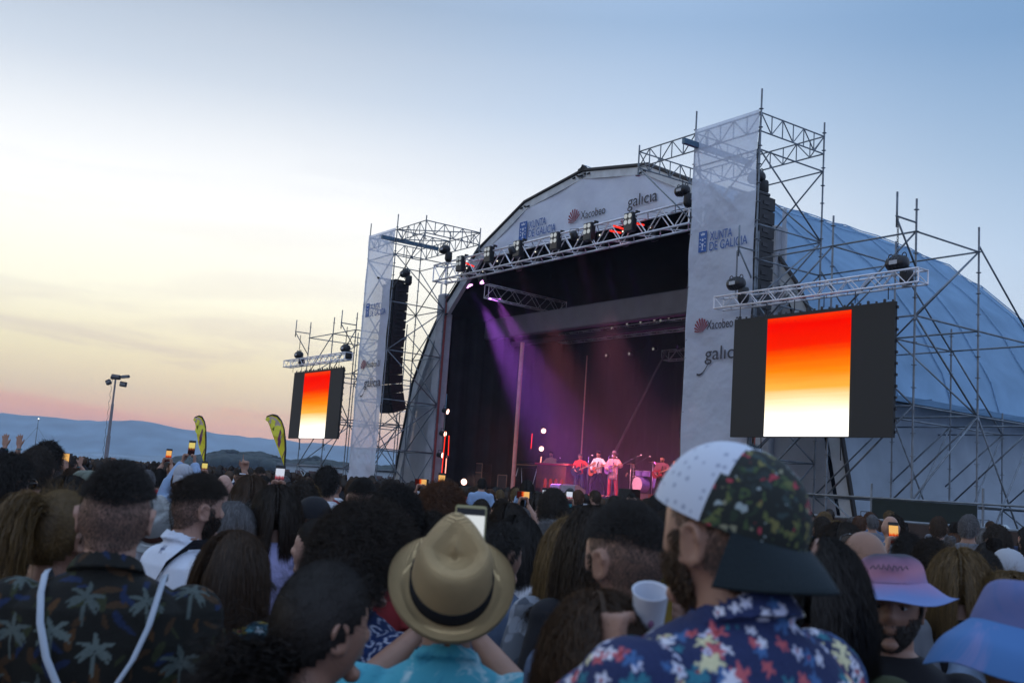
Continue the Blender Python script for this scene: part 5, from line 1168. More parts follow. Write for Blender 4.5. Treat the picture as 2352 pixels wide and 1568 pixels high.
f = math_node(t, 'ADD', math_node(t, 'MULTIPLY', s.outputs[2], 5.6), math_node(t, 'MULTIPLY', math_node(t, 'SUBTRACT', n.outputs[0], .5), .35)); t.links.new(ramp(t, f, [(0, (.13, .20, .42)), (.22, (.26, .18, .34)), (.42, (.38, .17, .24)), (.58, (.20, .10, .17)), (.70, (.02, .025, .045))]), t.nodes['Principled BSDF'].inputs['Base Color']); t.nodes['Principled BSDF'].inputs['Roughness'].default_value = .85
P29 = person('smiling bearded man in a pink and navy bucket hat turned towards the camera', 2050, 1262, 2.75, 178, 'm', 'stubble', 'dark brown', 'black', 1, near=0, hat='b', hat_h=.035, seed=1)
h = hat_root(P29, .0, 0, .030, 0, 'bucket_hat'); h.rotation_euler = (.05, .06, 0); h.scale = (1.06, 1.06, .86); bucket(h, PINKT, PINKT, .172, .050)
b = MB(); b.path([(-.045 + .09 * k / 22, .1145 - .25 * (-.045 + .09 * k / 22) ** 2 * 8, .082 + .006 * math.sin(k * 1.9) + .004 * (k % 3)) for k in range(23)], .0016, 5); b.build('embroidery', INK_GREY, h)
GB = hair_mat('greying_beard', (.07, .065, .06)); beard(P29, GB, 4200, 7, .012)
EYEW = mat('eye_white', (.5, .5, .5), .25); IRIS = mat('iris', (.02, .012, .008), .1)
def eyes(pn):
    for sx_ in (-1, 1):
        e = MB().ell((sx_ * .030, .0875, 1.636), (.0125, .0085, .0065), None, 12, 8).build('eye', EYEW, pn, True)
        MB().ell((sx_ * .030, .0945, 1.636), (.0052, .003, .0052), None, 10, 6).build('iris', IRIS, e, True)
        MB().path([(sx_ * .014, .1075, 1.660), (sx_ * .030, .1085, 1.665), (sx_ * .048, .0995, 1.659)], [.0028, .0036, .002], 6).build('eyebrow', HAIRC['dark brown'], pn, True)
        MB().path([(sx_ * .017, .0985, 1.641), (sx_ * .030, .1005, 1.6445), (sx_ * .044, .094, 1.640)], .0018, 6).build('eyelid', SKIN[2], pn, True)
    b = MB(); b.path([(-.022, .094, 1.5865), (-.010, .1015, 1.5845), (0, .103, 1.584), (.010, .1015, 1.5845), (.022, .094, 1.5865)], [.0008, .0028, .0034, .0028, .0008], 8); b.build('lips', mat('lip_skin', (.28, .11, .10), .45), pn, True)
eyes(P29)
BLUB = tiedye('blue_lavender_dye', (.10, .12, .27), (.19, .18, .37), (.06, .11, .27), 6); BRIM = tiedye('blue_brim_dye', (.06, .17, .40), (.17, .20, .42), (.04, .12, .30), 5)
P30 = person('person in a lavender and blue bucket hat, bottom right corner', 2362, 1350, 2.15, 40, 'f', 'stubble', 'dark brown', 'black', 1, near=0, hat='b', hat_h=.035, seed=1, hscale=.97)
h = hat_root(P30, .15, .4, .012, 0, 'bucket_hat'); h.rotation_euler = (.10, .16, .4); h.scale = (1.16,) * 3; bucket(h, BLUB, BRIM, .165, .100)

# ---- second to fifth rows, each placed by what the photograph shows
R2 = [
 ('woman seen in profile with greying long hair and bare forehead, behind the spotted shirt', 533, 1152, 4.2, -78, 'f', 'straight', 'grey', 'grey', 0, {}),
 ('woman with dark hair over a lavender t-shirt, below the raised white phone', 640, 1112, 4.3, 8, 'f', 'bob', 'dark brown', 'lavender', 1, dict(loose=.014)),
 ('person in black t-shirt with red lettering and a dark cap', 722, 1140, 4.6, -15, 'm', 'stubble', 'dark brown', 'black', 1, dict(hat='cap', hat_h=.012)),
 ('woman in olive top looking left in profile, beside the big curls', 742, 1168, 3.7, 72, 'f', 'bun', 'black', 'olive', 0, {}),
 ('dark-haired man in a red shirt half turned to the camera', 918, 1110, 4.0, 118, 'm', 'curly', 'black', 'red', 0, {}),
 ('man with short neat black hair and sticking-out ears, centre left', 835, 1093, 5.4, 0, 'm', 'fade', 'black', 'grey', 1, {}),
 ('person with a rounded auburn mop of curls, below the stage speakers', 1018, 1112, 5.0, 6, 'f', 'bigcurly', 'auburn', 'grey', 1, {}),
 ('person with smooth black hair directly behind the raised phone', 1080, 1168, 4.2, 0, 'm', 'messy', 'black', 'pale blue', 1, {}),
 ('person with dark curls left of the raised phone', 995, 1172, 4.1, 0, 'f', 'curly', 'dark brown', 'black', 1, {}),
 ('woman with black hair hanging over a white t-shirt', 1192, 1182, 4.1, -12, 'f', 'bob', 'black', 'white', 1, dict(loose=.02)),
 ('dark-haired man turned right in a slate blue t-shirt, behind the straw hat', 1147, 1199, 3.5, -48, 'm', 'short', 'black', 'slate blue', 1, {}),
 ('grey-haired man looking left in a blue-grey shirt', 1270, 1193, 4.6, 62, 'm', 'messy', 'grey', 'slate blue', 1, {}),
 ('woman with dark sunglasses looking left, behind the grey-haired man', 1338, 1160, 5.2, 62, 'f', 'long', 'black', 'black', 0, dict(gl=1)),
 ('woman with brown to blond hair in a grey patterned jacket', 1322, 1188, 3.3, 24, 'f', 'straight', 'fair', 'jacket', 1, dict(sleeve='long', loose=.016)),
 ('woman with very long dark brown hair behind the man with the cropped beard', 1375, 1160, 3.0, 30, 'f', 'long', 'dark brown', 'black', 1, {}),
 ('bald man with sunglasses pushed up on his scalp', 1990, 1220, 3.3, 35, 'm', 'bald', 'black', 'grey', 2, dict(gl=2)),
 ('person with a bright blond bob at the right', 2205, 1257, 3.4, 8, 'f', 'bob', 'fair', 'black', 0, {}),
 ('person in a pale grey cap near the right edge', 2316, 1260, 4.6, 10, 'm', 'stubble', 'dark brown', 'white', 1, dict(hat='capg', hat_h=.012)),
 ('fair-haired person right at the edge below the grey cap', 2318, 1312, 3.3, 20, 'f', 'straight', 'fair', 'pale blue', 0, {}),
 ('tall man with dark hair, farther of the two tall heads at the left', 110, 1010, 6.2, -25, 'm', 'messy', 'black', 'navy', 1, {}),
 ('tall man in a dark green jacket with cropped hair at the left', 88, 1024, 4.9, -10, 'm', 'short', 'dark brown', 'olive', 1, dict(sleeve='long', bulk=1.06)),
 ('man with glasses in profile at the very left edge', 22, 1037, 4.2, -48, 'm', 'messy', 'black', 'black', 0, dict(gl=1)),
 ('person with black hair and a white clip behind the fair ponytail', 160, 1092, 3.9, -8, 'f', 'long', 'black', 'black', 1, {}),
 ('person with an untidy brown bun at the left', 168, 1070, 5.4, 0, 'f', 'bun', 'brown', 'black', 1, {}),
 ('person in a pale olive bucket hat behind the palm-print shirt man', 205, 1078, 4.6, 0, 'm', 'stubble', 'black', 'grey', 1, dict(hat='bo', hat_h=.035)),
 ('bald man with reddish scalp in the middle distance', 516, 1090, 8.5, -5, 'm', 'bald', 'black', 'grey', 0, {}),
 ('person in a pale grey cap with arms near a raised phone', 424, 1065, 8.6, 5, 'm', 'stubble', 'black', 'pale blue', 1, dict(hat='capg', hat_h=.012)),
 ('woman with long reddish brown hair left of the lavender t-shirt', 580, 1090, 5.8, 10, 'f', 'long', 'brown', 'grey', 1, {}),
 ('tall man with curly dark hair and white collar standing out of the crowd', 752, 1068, 7.6, -12, 'm', 'messy', 'black', 'white', 1, {}),
 ('man in a navy jacket with short hair facing the stage centre', 1272, 1120, 5.4, 0, 'm', 'short', 'dark brown', 'navy', 1, dict(sleeve='long', bulk=1.08)),
 ('woman with big dark hair left of the navy jacket man', 1172, 1152, 5.2, -12, 'f', 'wavy', 'dark brown', 'black', 1, {}),
 ('person with thick brown hair left of the man in the red shirt', 795, 1150, 6.4, 4, 'f', 'curly', 'brown', 'pale blue', 1, {}),
 ('woman with dark shoulder hair behind the long brown hair', 590, 1150, 5.1, -15, 'f', 'bob', 'black', 'black', 1, {}),
 ('person with loose brown hair beneath the far white banner', 700, 1100, 6.0, 12, 'f', 'messy', 'dark brown', 'grey', 1, {}),
 ('person with dark round hair right of the bucket hat man', 2140, 1232, 4.9, 0, 'm', 'curly', 'dark brown', 'black', 1, {}),
 ('person with black hair left of the blond bob', 2260, 1262, 4.4, 5, 'm', 'short', 'black', 'teal', 1, {}),
 ('person with thick black hair below the right end of the big screen', 2085, 1222, 5.6, 0, 'm', 'messy', 'black', 'black', 1, {}),
 ('dark-haired person half hidden behind the bald man', 1935, 1196, 4.6, -12, 'f', 'wavy', 'dark brown', 'black', 1, {}),
]
JK = floral('grey_leaf_jacket', (.10, .11, .13), [(.05, .06, .08), (.26, .28, .31), (.12, .13, .15), (.20, .22, .26)], 16)
placed = [(P1.location.x, P1.location.y, .5)]
heads = [(266, 1052, 2.3, 105), (1672, 1035, 1.45, 190), (1040, 1213, 2.2, 150), (838, 1172, 2.85, 115), (742, 1292, 1.95, 110), (535, 1218, 2.75, 85), (142, 1122, 2.75, 90), (452, 1080, 3.5, 60), (372, 1130, 3.7, 55), (1452, 1140, 2.15, 85), (1385, 1348, 1.95, 95), (1905, 1222, 2.2, 95), (2062, 1262, 2.4, 105), (2262, 1350, 1.75, 150)]
for k, (lb, x, y, d, hd_, sx_, st, hc, tp, sk, ex) in enumerate(R2):
    d *= 1.10
    ex = dict(ex); gl = ex.pop('gl', 0); ht = ex.get('hat')
    t_ = person(lb, x, y, d, hd_, sx_, st, hc, JK if tp == 'jacket' else tp, sk, seed=k, **ex); heads.append((x, y, d, 2412 * .12 / d))
    if gl: glasses(t_, gl == 2, GLASS if gl == 1 else mat('pale_mirror_lens', (.5, .55, .5), .15))
    if ht == 'cap':
        h = hat_root(t_, 0, -.2, .012, 0, 'cap'); cap(h, CL['black'], CL['black'], CL['black']); glasses(t_, True)
        b_ = MB()
        for q in range(7): b_.tube((-.12 + q * .035, -.132, 1.285), (-.125 + q * .035 + .012, -.130, 1.335), .0045, n=5); b_.tube((-.12 + q * .035, -.132, 1.29 + .01 * (q % 3)), (-.10 + q * .035, -.131, 1.30 + .012 * (q % 2)), .004, n=5)
        b_.build('red_print', CL['red'], t_)
    if ht == 'capg': h = hat_root(t_, 0, math.pi if x < 1000 else 0, .012, 0, 'cap'); g2 = cloth('pale_grey_cap', (.34, .36, .40)); cap(h, g2, g2, g2)
    if ht == 'bo': h = hat_root(t_, .05, 0, .018, 0, 'bucket_hat'); g3 = cloth('olive_felt', (.13, .15, .12)); bucket(h, g3, g3, .15, .05)

# ---- children on shoulders in front of the stage
def carried(label, x, y, d, style, hc, tp, sex='m', sk=1, hgt=.62):
    p = at(x, y, d); return person(label, x, y, d, 0, sex, style, hc, tp, sk, z0=p[2] - 1.15, near=2, seed=1)
K1 = carried('small child with short dark hair and pale top sitting above the heads', 1107, 1097, 13.5, 'short', 'black', 'pale blue'); K2 = carried('long-haired girl in a light blue top above the heads near the keyboards', 1211, 1102, 13.0, 'long', 'black', 'pale blue', 'f')

# ---- raised hands and phones
def ray_xy(x, y, d): return at(x, y, d)
def raiser(label, x, y, d, kind, style='short', hc='black', tp='grey', side=1, sleeve='short', height=None, sk=1, pic='sky', land=False, plabel=None, case=None, grp=None, head=0):
    """x, y: where the raised hand or phone shows"""
    q = at(x, y, d); h = height or 1.68; s = h / 1.765; z = q[2] / s
    if kind == 'phone':
        z = min(z, 2.05); zz = z - .12; A = (((-.055, .30, zz), (-.8, .1, -1)), ((.055, .30, zz), (.8, .1, -1))); px, py = q[0], q[1] - .34 * s
        t_ = person(label, 0, 0, d, head, 'm', style, hc, tp, sk, sleeve, arms=A, near=2, xy=(px, py), ztop=h, hands=('grip', 'grip'), hn=((1, 0, 0), (-1, 0, 0)), hd=((.1, .05, 1), (-.1, .05, 1)), seed=int(x), group=grp)
        phone(plabel, (px, py + .33 * s, z * s), 0, -.1, pic, land, 1.0, case)
    else:
        z = min(z, 2.12); A = [None, None]; i = (side + 1) // 2; A[i] = ((side * .24, .10, z - .12), (side * .6, .3, -1)); hs = ['relax', 'relax']; hs[i] = kind
        t_ = person(label, 0, 0, d, head, 'm', style, hc, tp, sk, sleeve, arms=tuple(A), near=2, xy=(q[0] - side * .24 * s, q[1] - .1 * s), ztop=h, hands=tuple(hs), hn=((0, -1, 0), (0, -1, 0)), hd=tuple(((side * .1, 0, 1) if j == i else None) for j in range(2)), seed=int(x), group=grp)
        b = MB(); r_ = .031; zc = z - .15; pts = [(side * .236 + r_ * math.cos(a), .10 + r_ * math.sin(a), zc) for a in np.linspace(0, 2 * math.pi, 13)]; b.path(pts, .006, 6); b.build('wristband', CL['white'] if x > 400 else CL['teal'], t_)
    heads.append((x, y + 60, d, 2412 * .12 / d)); return t_
raiser('person raising an open hand at the extreme left edge', 15, 1003, 12, 'open', 'short', 'black', 'black', -1, 'long')
raiser('person raising a hand just right of the leftmost raised hand', 47, 1002, 12.5, 'open', 'messy', 'dark brown', 'grey', -1)
raiser('person pointing up with a white wristband between the two yellow flags', 563, 1052, 9.5, 'point', 'short', 'black', 'slate blue', 1)
raiser('person waving one hand left of the light mast', 185, 1052, 17, 'open', 'long', 'brown', 'red', 1)
raiser('person raising a hand right beside the light mast', 262, 1048, 20, 'fist', 'short', 'black', 'grey', 1)
raiser('person in pale blue sleeves filming with the highest raised phone', 441, 1028, 11.5, 'phone', 'short', 'brown', 'pale blue', sleeve='long', pic='dusk', plabel='highest raised dark phone left of the first yellow flag')
raiser('person filming with a phone left of the highest raised phone', 388, 1045, 13, 'phone', 'messy', 'black', 'red', pic='fire', plabel='raised phone with orange picture left of the highest phone')
raiser('person holding up a white-lit phone under the second yellow flag', 643, 1092, 8.2, 'phone', 'curly', 'dark brown', 'grey', pic='sky', plabel='bright white phone under the second yellow flag', height=1.6)
raiser('person filming at the foot of the red light tubes left of the stage', 1014, 1103, 11, 'phone', 'short', 'black', 'black', pic='fire', plabel='phone with red picture at the foot of the red light tubes', height=1.62)
raiser('person holding a phone sideways left of the stage corner', 968, 1107, 12, 'phone', 'long', 'brown', 'navy', pic='fire', land=True, plabel='sideways phone with orange picture left of the stage corner', height=1.6)
raiser('person holding a phone sideways in front of the keyboards', 1203, 1136, 11, 'phone', 'short', 'grey', 'black', pic='fire', land=True, plabel='sideways phone in front of the keyboards', height=1.55)
raiser('person filming with a phone in front of the organ', 1252, 1137, 11.5, 'phone', 'bun', 'brown', 'white', pic='sky', plabel='small phone in front of the wooden organ', height=1.55)
raiser('person filming with a phone below the wedge speakers', 1307, 1140, 12, 'phone', 'short', 'black', 'navy', pic='sky', plabel='small pale phone below the purple wedge speakers', height=1.55)
raiser('person holding a phone against the dark barrier wall at the right', 2050, 1224, 7.6, 'phone', 'short', 'dark brown', 'black', pic='fire', plabel='phone with pink picture before the dark barrier at the right', height=1.60)
raiser('person filming at far left behind the tall men', 145, 1050, 9, 'phone', 'short', 'black', 'black', pic='fire', land=True, plabel='sideways phone with orange glow behind the tall men', height=1.66)
raiser('person holding a dim phone up between the grey cap and the bald man', 470, 1074, 13, 'phone', 'short', 'brown', 'grey', pic='dusk', plabel='small dim phone above the heads between cap and bald man', height=1.6)

# ---- the rest of the crowd, one by one out to about nineteen metres
STY = [('m', 'short', 'short'), ('m', 'messy', 'tousled'), ('m', 'fade', 'cropped'), ('m', 'curly', 'curly'), ('f', 'long', 'long'), ('m', 'fade', 'cropped'), ('f', 'bob', 'bobbed'), ('m', 'short', 'short'), ('f', 'bun', 'tied-up'), ('f', 'pony', 'ponytailed'), ('m', 'bald', 'bald'), ('m', 'short', 'short'), ('f', 'straight', 'straight')]
HCS = ['black', 'dark brown', 'dark brown', 'brown', 'black', 'auburn', 'fair', 'grey']; TOPS = ['black', 'navy', 'grey', 'white', 'pale blue', 'red', 'white', 'slate blue', 'teal', 'mustard', 'pink', 'lavender', 'white', 'pale blue']
def zone(x):
    for lim, nm in ((150, 'near the left edge'), (330, 'around the light mast'), (520, 'below the first yellow flag'), (650, 'below the second yellow flag'), (790, 'below the distant screen'), (900, 'below the far banner'), (1040, 'below the far line array'), (1200, 'below the left corner of the stage'), (1330, 'below the organ'), (1450, 'below the singers'), (1600, 'below the drum kit'), (1800, 'below the near banner'), (2050, 'below the big screen'), (2600, 'by the right scaffold')):
        if x < lim: return nm
rg = np.random.default_rng(77); used = {}; cnt = 0; sites = []
def front_limit(x, y):   # stay in front of the barrier before the stage
    p = np.array([x, y, 0]) - OG; return p @ Wd < (-2.6 if p @ U > -8 else 30)
Yv = 5.4
while Yv < 20.5:
    w_ = .50 * Yv + .4; xs0 = np.arange(-w_, w_, .86 + .015 * Yv) + rg.uniform(0, .8)
    for xx in xs0: sites.append((xx + rg.normal(0, .12), Yv + rg.normal(0, .14)))
    Yv += .80 + .015 * Yv
def proj(x, y, z):
    X, Y, Z = x, y, z - EYE; cp, sp = math.cos(PITCH), math.sin(PITCH); fy = Y * cp + Z * sp; u_ = -Y * sp + Z * cp; a2, b2 = X / fy * FPX, u_ / fy * FPX
    return 1175.5 + a2 * math.cos(ROLL) + b2 * math.sin(ROLL), 784 - (-a2 * math.sin(ROLL) + b2 * math.cos(ROLL))
for (xx, yy) in sites:
    if not front_limit(xx, yy) or cnt >= 232: continue
    sx_, st, word = STY[rg.integers(len(STY))]; hgt = rg.normal(1.70 if sx_ == 'm' else 1.60, .055); px, py = proj(xx, yy, hgt); r_ = 2412 * .12 / yy
    if px < -40 or px > 2400: continue
    bad = False
    for (hx, hy, hdst, hr) in heads:
        if hdst > yy and abs(px - hx) < (hr + r_) * .75 and py < hy + 1.0 * hr: bad = True; break      # would hide someone the photo shows
        if abs(hdst - yy) < .5 and abs(px - hx) < (hr + r_) * 1.05: bad = True; break
    if bad: continue
    hc = HCS[rg.integers(len(HCS))]; tp = TOPS[rg.integers(len(TOPS))]
    if st == 'bald' and rg.random() < .7: sx_, st, word = 'm', 'short', 'short'
    dist = 'near' if yy < 9 else 'mid' if yy < 14 else 'far'
    lb = (f'bald person in {tp} top, {dist} rows {zone(px)}' if st == 'bald' else f'{word} {hc} hair, {tp} top, {dist} rows {zone(px)}')
    used[lb] = used.get(lb, 0) + 1
    person(lb, 0, 0, yy, rg.normal(-6, 18), sx_, st, hc, tp, int(rg.integers(3)), near=1 if yy < 7 else 2 if yy < 11 else 3, xy=(xx, yy), ztop=hgt + HT[st], seed=int(rg.integers(9)), group='concertgoers ' + dist + ' rows ' + zone(px)); cnt += 1
print('crowd individuals', cnt, 'distinct labels', len(used))
# the far crowd reads as one mass
def far_person(rg_):
    mb = MB(); mb.ell((0, 0, 1.62), (.082, .10, .125), None, 8, 6); n1 = len(mb.f)
    mb.loft([ring(.2, .16, .11, 0, 8), ring(.9, .17, .12, 0, 8), ring(1.36, .21, .12, 0, 8), ring(1.45, .12, .08, 0, 8), ring(1.52, .055, .055, 0, 8)]); return np.concatenate(mb.v), mb.f, n1
V0, F0, n1 = far_person(rg); VV = []; FF = []; MI = []; off = 0
for yy in np.concatenate([np.arange(19.5, 44, 1.05), np.arange(44, 95, 1.9)]):
    w_ = .5 * yy
    for xx in np.arange(-w_, w_, .72 if yy < 44 else 1.0):
        x_, y_ = xx + rg.normal(0, .15), yy + rg.normal(0, .25); p = np.array([x_, y_, 0]) - OG; s_, ww = p @ U, p @ Wd
        if ww > -2.6 and s_ > -9: continue
        if x_ > .05 * yy and ww > -2.6: continue
        k = rg.normal(.955, .035); k = min(k, 1.03); a = rg.uniform(0, 6.28); R = np.array([[math.cos(a), -math.sin(a), 0], [math.sin(a), math.cos(a), 0], [0, 0, 1]])
        VV.append(V0 @ R.T * np.array([1, 1, k]) + np.array([x_, y_, 0])); FF += [tuple(i + off for i in f) for f in F0]; off += len(V0)
        a = rg.integers(0, 3); c = rg.integers(3, 9); MI += [a] * n1 + [c] * (len(F0) - n1)
me = bpy.data.meshes.new('distant_crowd'); me.from_pydata(np.concatenate(VV).tolist(), [], FF)
for m in (HAIRC['black'], HAIRC['dark brown'], HAIRC['brown'], CL['black'], CL['navy'], CL['grey'], CL['slate blue'], CL['white'], CL['red']): me.materials.append(m)
me.polygons.foreach_set('material_index', MI); me.shade_smooth(); me.update(); dc = bpy.data.objects.new('distant_crowd', me); COL.objects.link(dc)
tag(dc, 'far crowd merging into a dark mass of heads between the standing people and the stage', 'crowd', kind='stuff')
# ================================================================ the band
def SL(s, w): p = SW(s, w); return p
def perf(label, px, py_top, w, head_deg, style, hc, tp, low, arms, hands, **kw):
    s_, z_ = onW(px, py_top, w); p = SW(s_, w); return person(label, 0, 0, 12, head_deg, 'm', style, hc, tp, 0, near=2, xy=(p[0], p[1]), ztop=z_ + 0.0, z0=FL, low=low, arms=arms, hands=hands, seed=1, sc=kw.pop('sc', None), **kw), s_, z_
SKINR = None
HR_ = 140   # the band faces out over the crowd
GA = (((.16, .26, 1.04), (-1, -.2, -.6)), ((.34, .30, 1.22), (1, 0, -1)))
GB_ = (((-.40, .34, 1.25), (-1, 0, -1)), ((-.02, .24, 1.04), (1, -.2, -.6)))
def guitar(label, person_, body_c, neck_e, colr, kind='guitar'):
    """body_c and neck_e in the player's own coordinates; the strings face forward (+y)"""
    a = local(person_, body_c); e = local(person_, neck_e); t_ = thing('guitar', label, 'guitar', tuple(a)); d_ = e - a; L_ = np.linalg.norm(d_); d_ /= L_
    f_ = np.array(local(person_, (0, 1, 0)) - local(person_, (0, 0, 0))); f_ /= np.linalg.norm(f_); f_ -= d_ * (f_ @ d_); f_ /= np.linalg.norm(f_); c_ = np.cross(d_, f_)
    B = np.stack([d_, f_, c_], 1); mm = mat('guitar_' + label.split()[0], colr, .25, 0, .1, 6)
    out = [(-.24, .06), (-.20, .13), (-.10, .165), (0, .12), (.07, .11), (.14, .14), (.19, .11), (.17, .04), (.13, 0), (.17, -.05), (.20, -.10), (.13, -.13), (.06, -.11), (0, -.12), (-.10, -.165), (-.20, -.13), (-.24, -.05)]
    V = np.array([(x, .02, z) for x, z in out] + [(x, -.02, z) for x, z in out]) @ B.T; n = len(out)
    MB().add(V, [tuple(range(n - 1, -1, -1)), tuple(range(n, 2 * n))] + [(i, (i + 1) % n, n + (i + 1) % n, n + i) for i in range(n)]).build('guitar_body', mm, t_)
    rod(t_, 'neck', B @ np.array([.12, .02, 0]), B @ np.array([L_, .02, 0]), .026, mat('maple', (.34, .20, .10), .4), 6)
    MB().box(B @ np.array([L_ + .07, .02, 0]), (.18, .03, .08), B).build('headstock', MATS['maple'], t_)
    MB().box(B @ np.array([-.02, .025, 0]), (.16, .012, .10), B).build('pickguard', BLACKM, t_)
    st = MB(); sh = np.array(local(person_, (-.10 if neck_e[0] < body_c[0] else .10, .02, 1.47)) - a); st.path([B @ np.array([L_ * .3, -.02, 0]), (sh + B @ np.array([L_ * .3, 0, 0])) * .5 + f_ * .04, sh], .018, 6); st.build('strap', CL['black'], t_, True); return t_
A_R = (((-.42, .30, 1.24), (-1, 0, -1)), ((.12, .25, 1.02), (1, -.4, -.5)))     # right-handed player: body at his right, neck to his left
G1, s1, z1 = perf('player in a red shirt with a dark bass, left of the three at the front', 1333, 1041, 6.3, HR_ + 22, 'messy', 'grey', cloth('stage_red', (.50, .05, .04)), 'denim', A_R, ('grip', 'grip'), sleeve='short', stance=.06)
guitar('dark bass guitar held by the player in the red shirt', G1, (.08, .20, 1.02), (-.62, .30, 1.34), (.02, .03, .06))
G2, s2, z2 = perf('guitarist with beret and white shirt, middle of the three at the front', 1375, 1036, 6.6, HR_, 'short', 'black', 'white', 'black', A_R, ('grip', 'grip'), sleeve='long', stance=.16, hat='b', hat_h=.01)
guitar('orange guitar held low by the player in the white shirt', G2, (.10, .20, .98), (-.50, .30, 1.20), (.45, .12, .05))
b_ = hat_root(G2, .05, 0, .03, -.01, 'beret'); MB().path([(0, 0, .055), (0, 0, .075), (.01, 0, .095), (.01, 0, .105)], [.088, .112, .10, .03], 20).build('felt', CL['navy'], b_, True)
G3, s3, z3 = perf('singer in brimmed hat and long pale pink jacket at the microphone', 1411, 1032, 6.6, HR_, 'short', 'dark brown', cloth('stage_pink', (.55, .28, .30)), 'red', (((-.32, .32, 1.24), (-1, 0, -1)), ((.10, .26, 1.08), (1, -.4, -.5))), ('grip', 'grip'), sleeve='long', stance=.05, hat='h', hat_h=.10, loose=.02)
h = hat_root(G3, .05, 0, .015, 0, 'brimmed_hat'); fedora(h, cloth('grey_felt', (.20, .16, .22)), CL['black'], .15)
cs = MB(); cs.loft([ring(.70, .20, .13, .0), ring(.85, .19, .13, 0), ring(.95, .17, .12, 0)]); cs.build('jacket_skirt', MATS['stage_pink'], G3, True)
guitar('purple guitar held by the singer in the hat', G3, (.08, .20, 1.08), (-.48, .32, 1.26), (.20, .10, .35))
G4, s4, z4 = perf('guitarist in a dark suit jacket standing apart at the right of the band', 1521, 1046, 7.6, HR_ + 5, 'fade', 'black', cloth('stage_plum', (.16, .07, .09)), 'black', A_R, ('grip', 'grip'), sleeve='long', stance=.10, bulk=1.05)
guitar('red guitar held by the player in the dark jacket', G4, (.08, .20, 1.06), (-.50, .30, 1.26), (.22, .02, .03)); beard(G4, HAIRC['black'], 500, 4, .02, w=.005)
AK = (((-.22, .36, 1.10), (-1, -.3, -1)), ((.22, .36, 1.10), (1, -.3, -1)))
G5, s5, z5 = perf('keyboard player singing behind the red organ', 1266, 1036, 6.9, HR_ + 10, 'short', 'black', cloth('stage_tan', (.42, .24, .18)), 'black', AK, ('relax', 'relax'), sleeve='half'); beard(G5, HAIRC['black'], 500, 4, .02, w=.005)

def mic_stand(label, s, w, z, boom=(0, 0, 0)):
    t_ = sthing('microphone_stand', label, 'microphone stand', s, w, FL)
    MB().tube((0, 0, 0), (0, 0, .03), .13, n=14).build('base', BLACKM, t_); rod(t_, 'stem', (0, 0, 0), (0, 0, z - FL), .010, STEEL, 8)
    e = (boom[0], boom[1], z - FL + boom[2]); 
    if any(boom): rod(t_, 'boom', (-boom[0] * .3, 0, z - FL - boom[2] * .3), e, .008, STEEL, 6)
    o = MB().path([(e[0], e[1], e[2]), (e[0], e[1] + .15, e[2] + .05)], [.016, .020], 10).build('microphone', BLACKM, t_, True); MB().ell((e[0], e[1] + .17, e[2] + .06), (.032, .032, .032), None, 10, 8).build('grille', ALU, o, True)
mic_stand('microphone stand in front of the bass player', *[onW(1352, 1050, 5.9)[0], 5.9, 3.1]); mic_stand('microphone stand in front of the player with the beret', onW(1398, 1052, 5.9)[0], 5.9, 3.1)
mic_stand('microphone stand with a long boom reaching right past the singer', onW(1417, 1062, 6.0)[0], 6.0, 2.75, (1.1, 0, .42)); mic_stand('microphone stand right in front of the singer in the hat', onW(1408, 1052, 6.0)[0], 6.0, 3.05)
mic_stand('thin microphone stand reaching over the drums', onW(1456, 1052, 7.4)[0], 7.4, 2.9, (.7, 0, .3)); mic_stand('microphone stand of the keyboard player', onW(1278, 1050, 6.5)[0], 6.5, 2.95, (-.25, .2, .06))
# red organ with four arches
s_, z_ = onW(1308, 1116, 6.4); sa, _ = onW(1240, 1116, 6.4); OW = s_ - sa
WOOD = mat('dark_red_wood', (.20, .05, .03), .45, 0, .25, 4, bump=.15, bscale=30); T = sthing('organ', 'big wooden organ with four glowing arches and a red top', 'organ', sa, 6.15, FL)
MB().box((OW / 2, .3, .56), (OW, .6, 1.12), bev=.02).build('cabinet', WOOD, T)
MB().box((OW / 2 + .05, .3, 1.17), (OW + .35, .66, .09), bev=.02).build('red_top', mat('red_lacquer', (.48, .02, .03), .25), T); MB().box((OW / 2, .32, 1.225), (OW * .85, .16, .02)).build('key_row', mat('ivory', (.5, .48, .42), .3), T)
AR = emis('arch_glow', lin(190, 60, 45), .5)
for k in range(4):
    x0 = OW * (.34 + .18 * k); w2 = .10; pts = [(x0 - w2, .22), (x0 + w2, .22), (x0 + w2, .45)] + [(x0 + w2 * math.cos(a), .45 + w2 * 1.5 * math.sin(a)) for a in np.linspace(.3, math.pi - .3, 6)] + [(x0 - w2, .45)]
    MB().prism(pts, -.012, .0).build('arch', AR, T)
# keyboard on its stand at the left
sa, _ = onW(1181, 1060, 6.2); sb, _ = onW(1232, 1060, 6.2); KW = sb - sa; T = sthing('keyboard', 'two-tier keyboard on an angled stand left of the organ', 'keyboard', sa, 6.2, FL)
MB().box((KW / 2, .2, 1.04), (KW, .42, .12), bev=.02).build('keyboard_case', BLACKM, T); MB().box((KW / 2, .2, 1.11), (KW, .40, .03)).build('tan_top', mat('tan_panel', (.42, .22, .10), .5), T); MB().box((KW / 2 - .1, .26, 1.25), (KW * .55, .3, .10), bev=.015).build('upper_keyboard', BLACKM, T)
for x in (.12, KW - .12):
    rod(T, 'leg', (x - .22, .05, 0), (x + .05, .1, .98), .018, ALU, 8); rod(T, 'leg', (x + .10, .35, 0), (x, .3, .98), .018, ALU, 8)
MB().box((KW / 2, .1, .12), (KW + .9, .3, .14)).build('low_shelf', BLACKM, T)
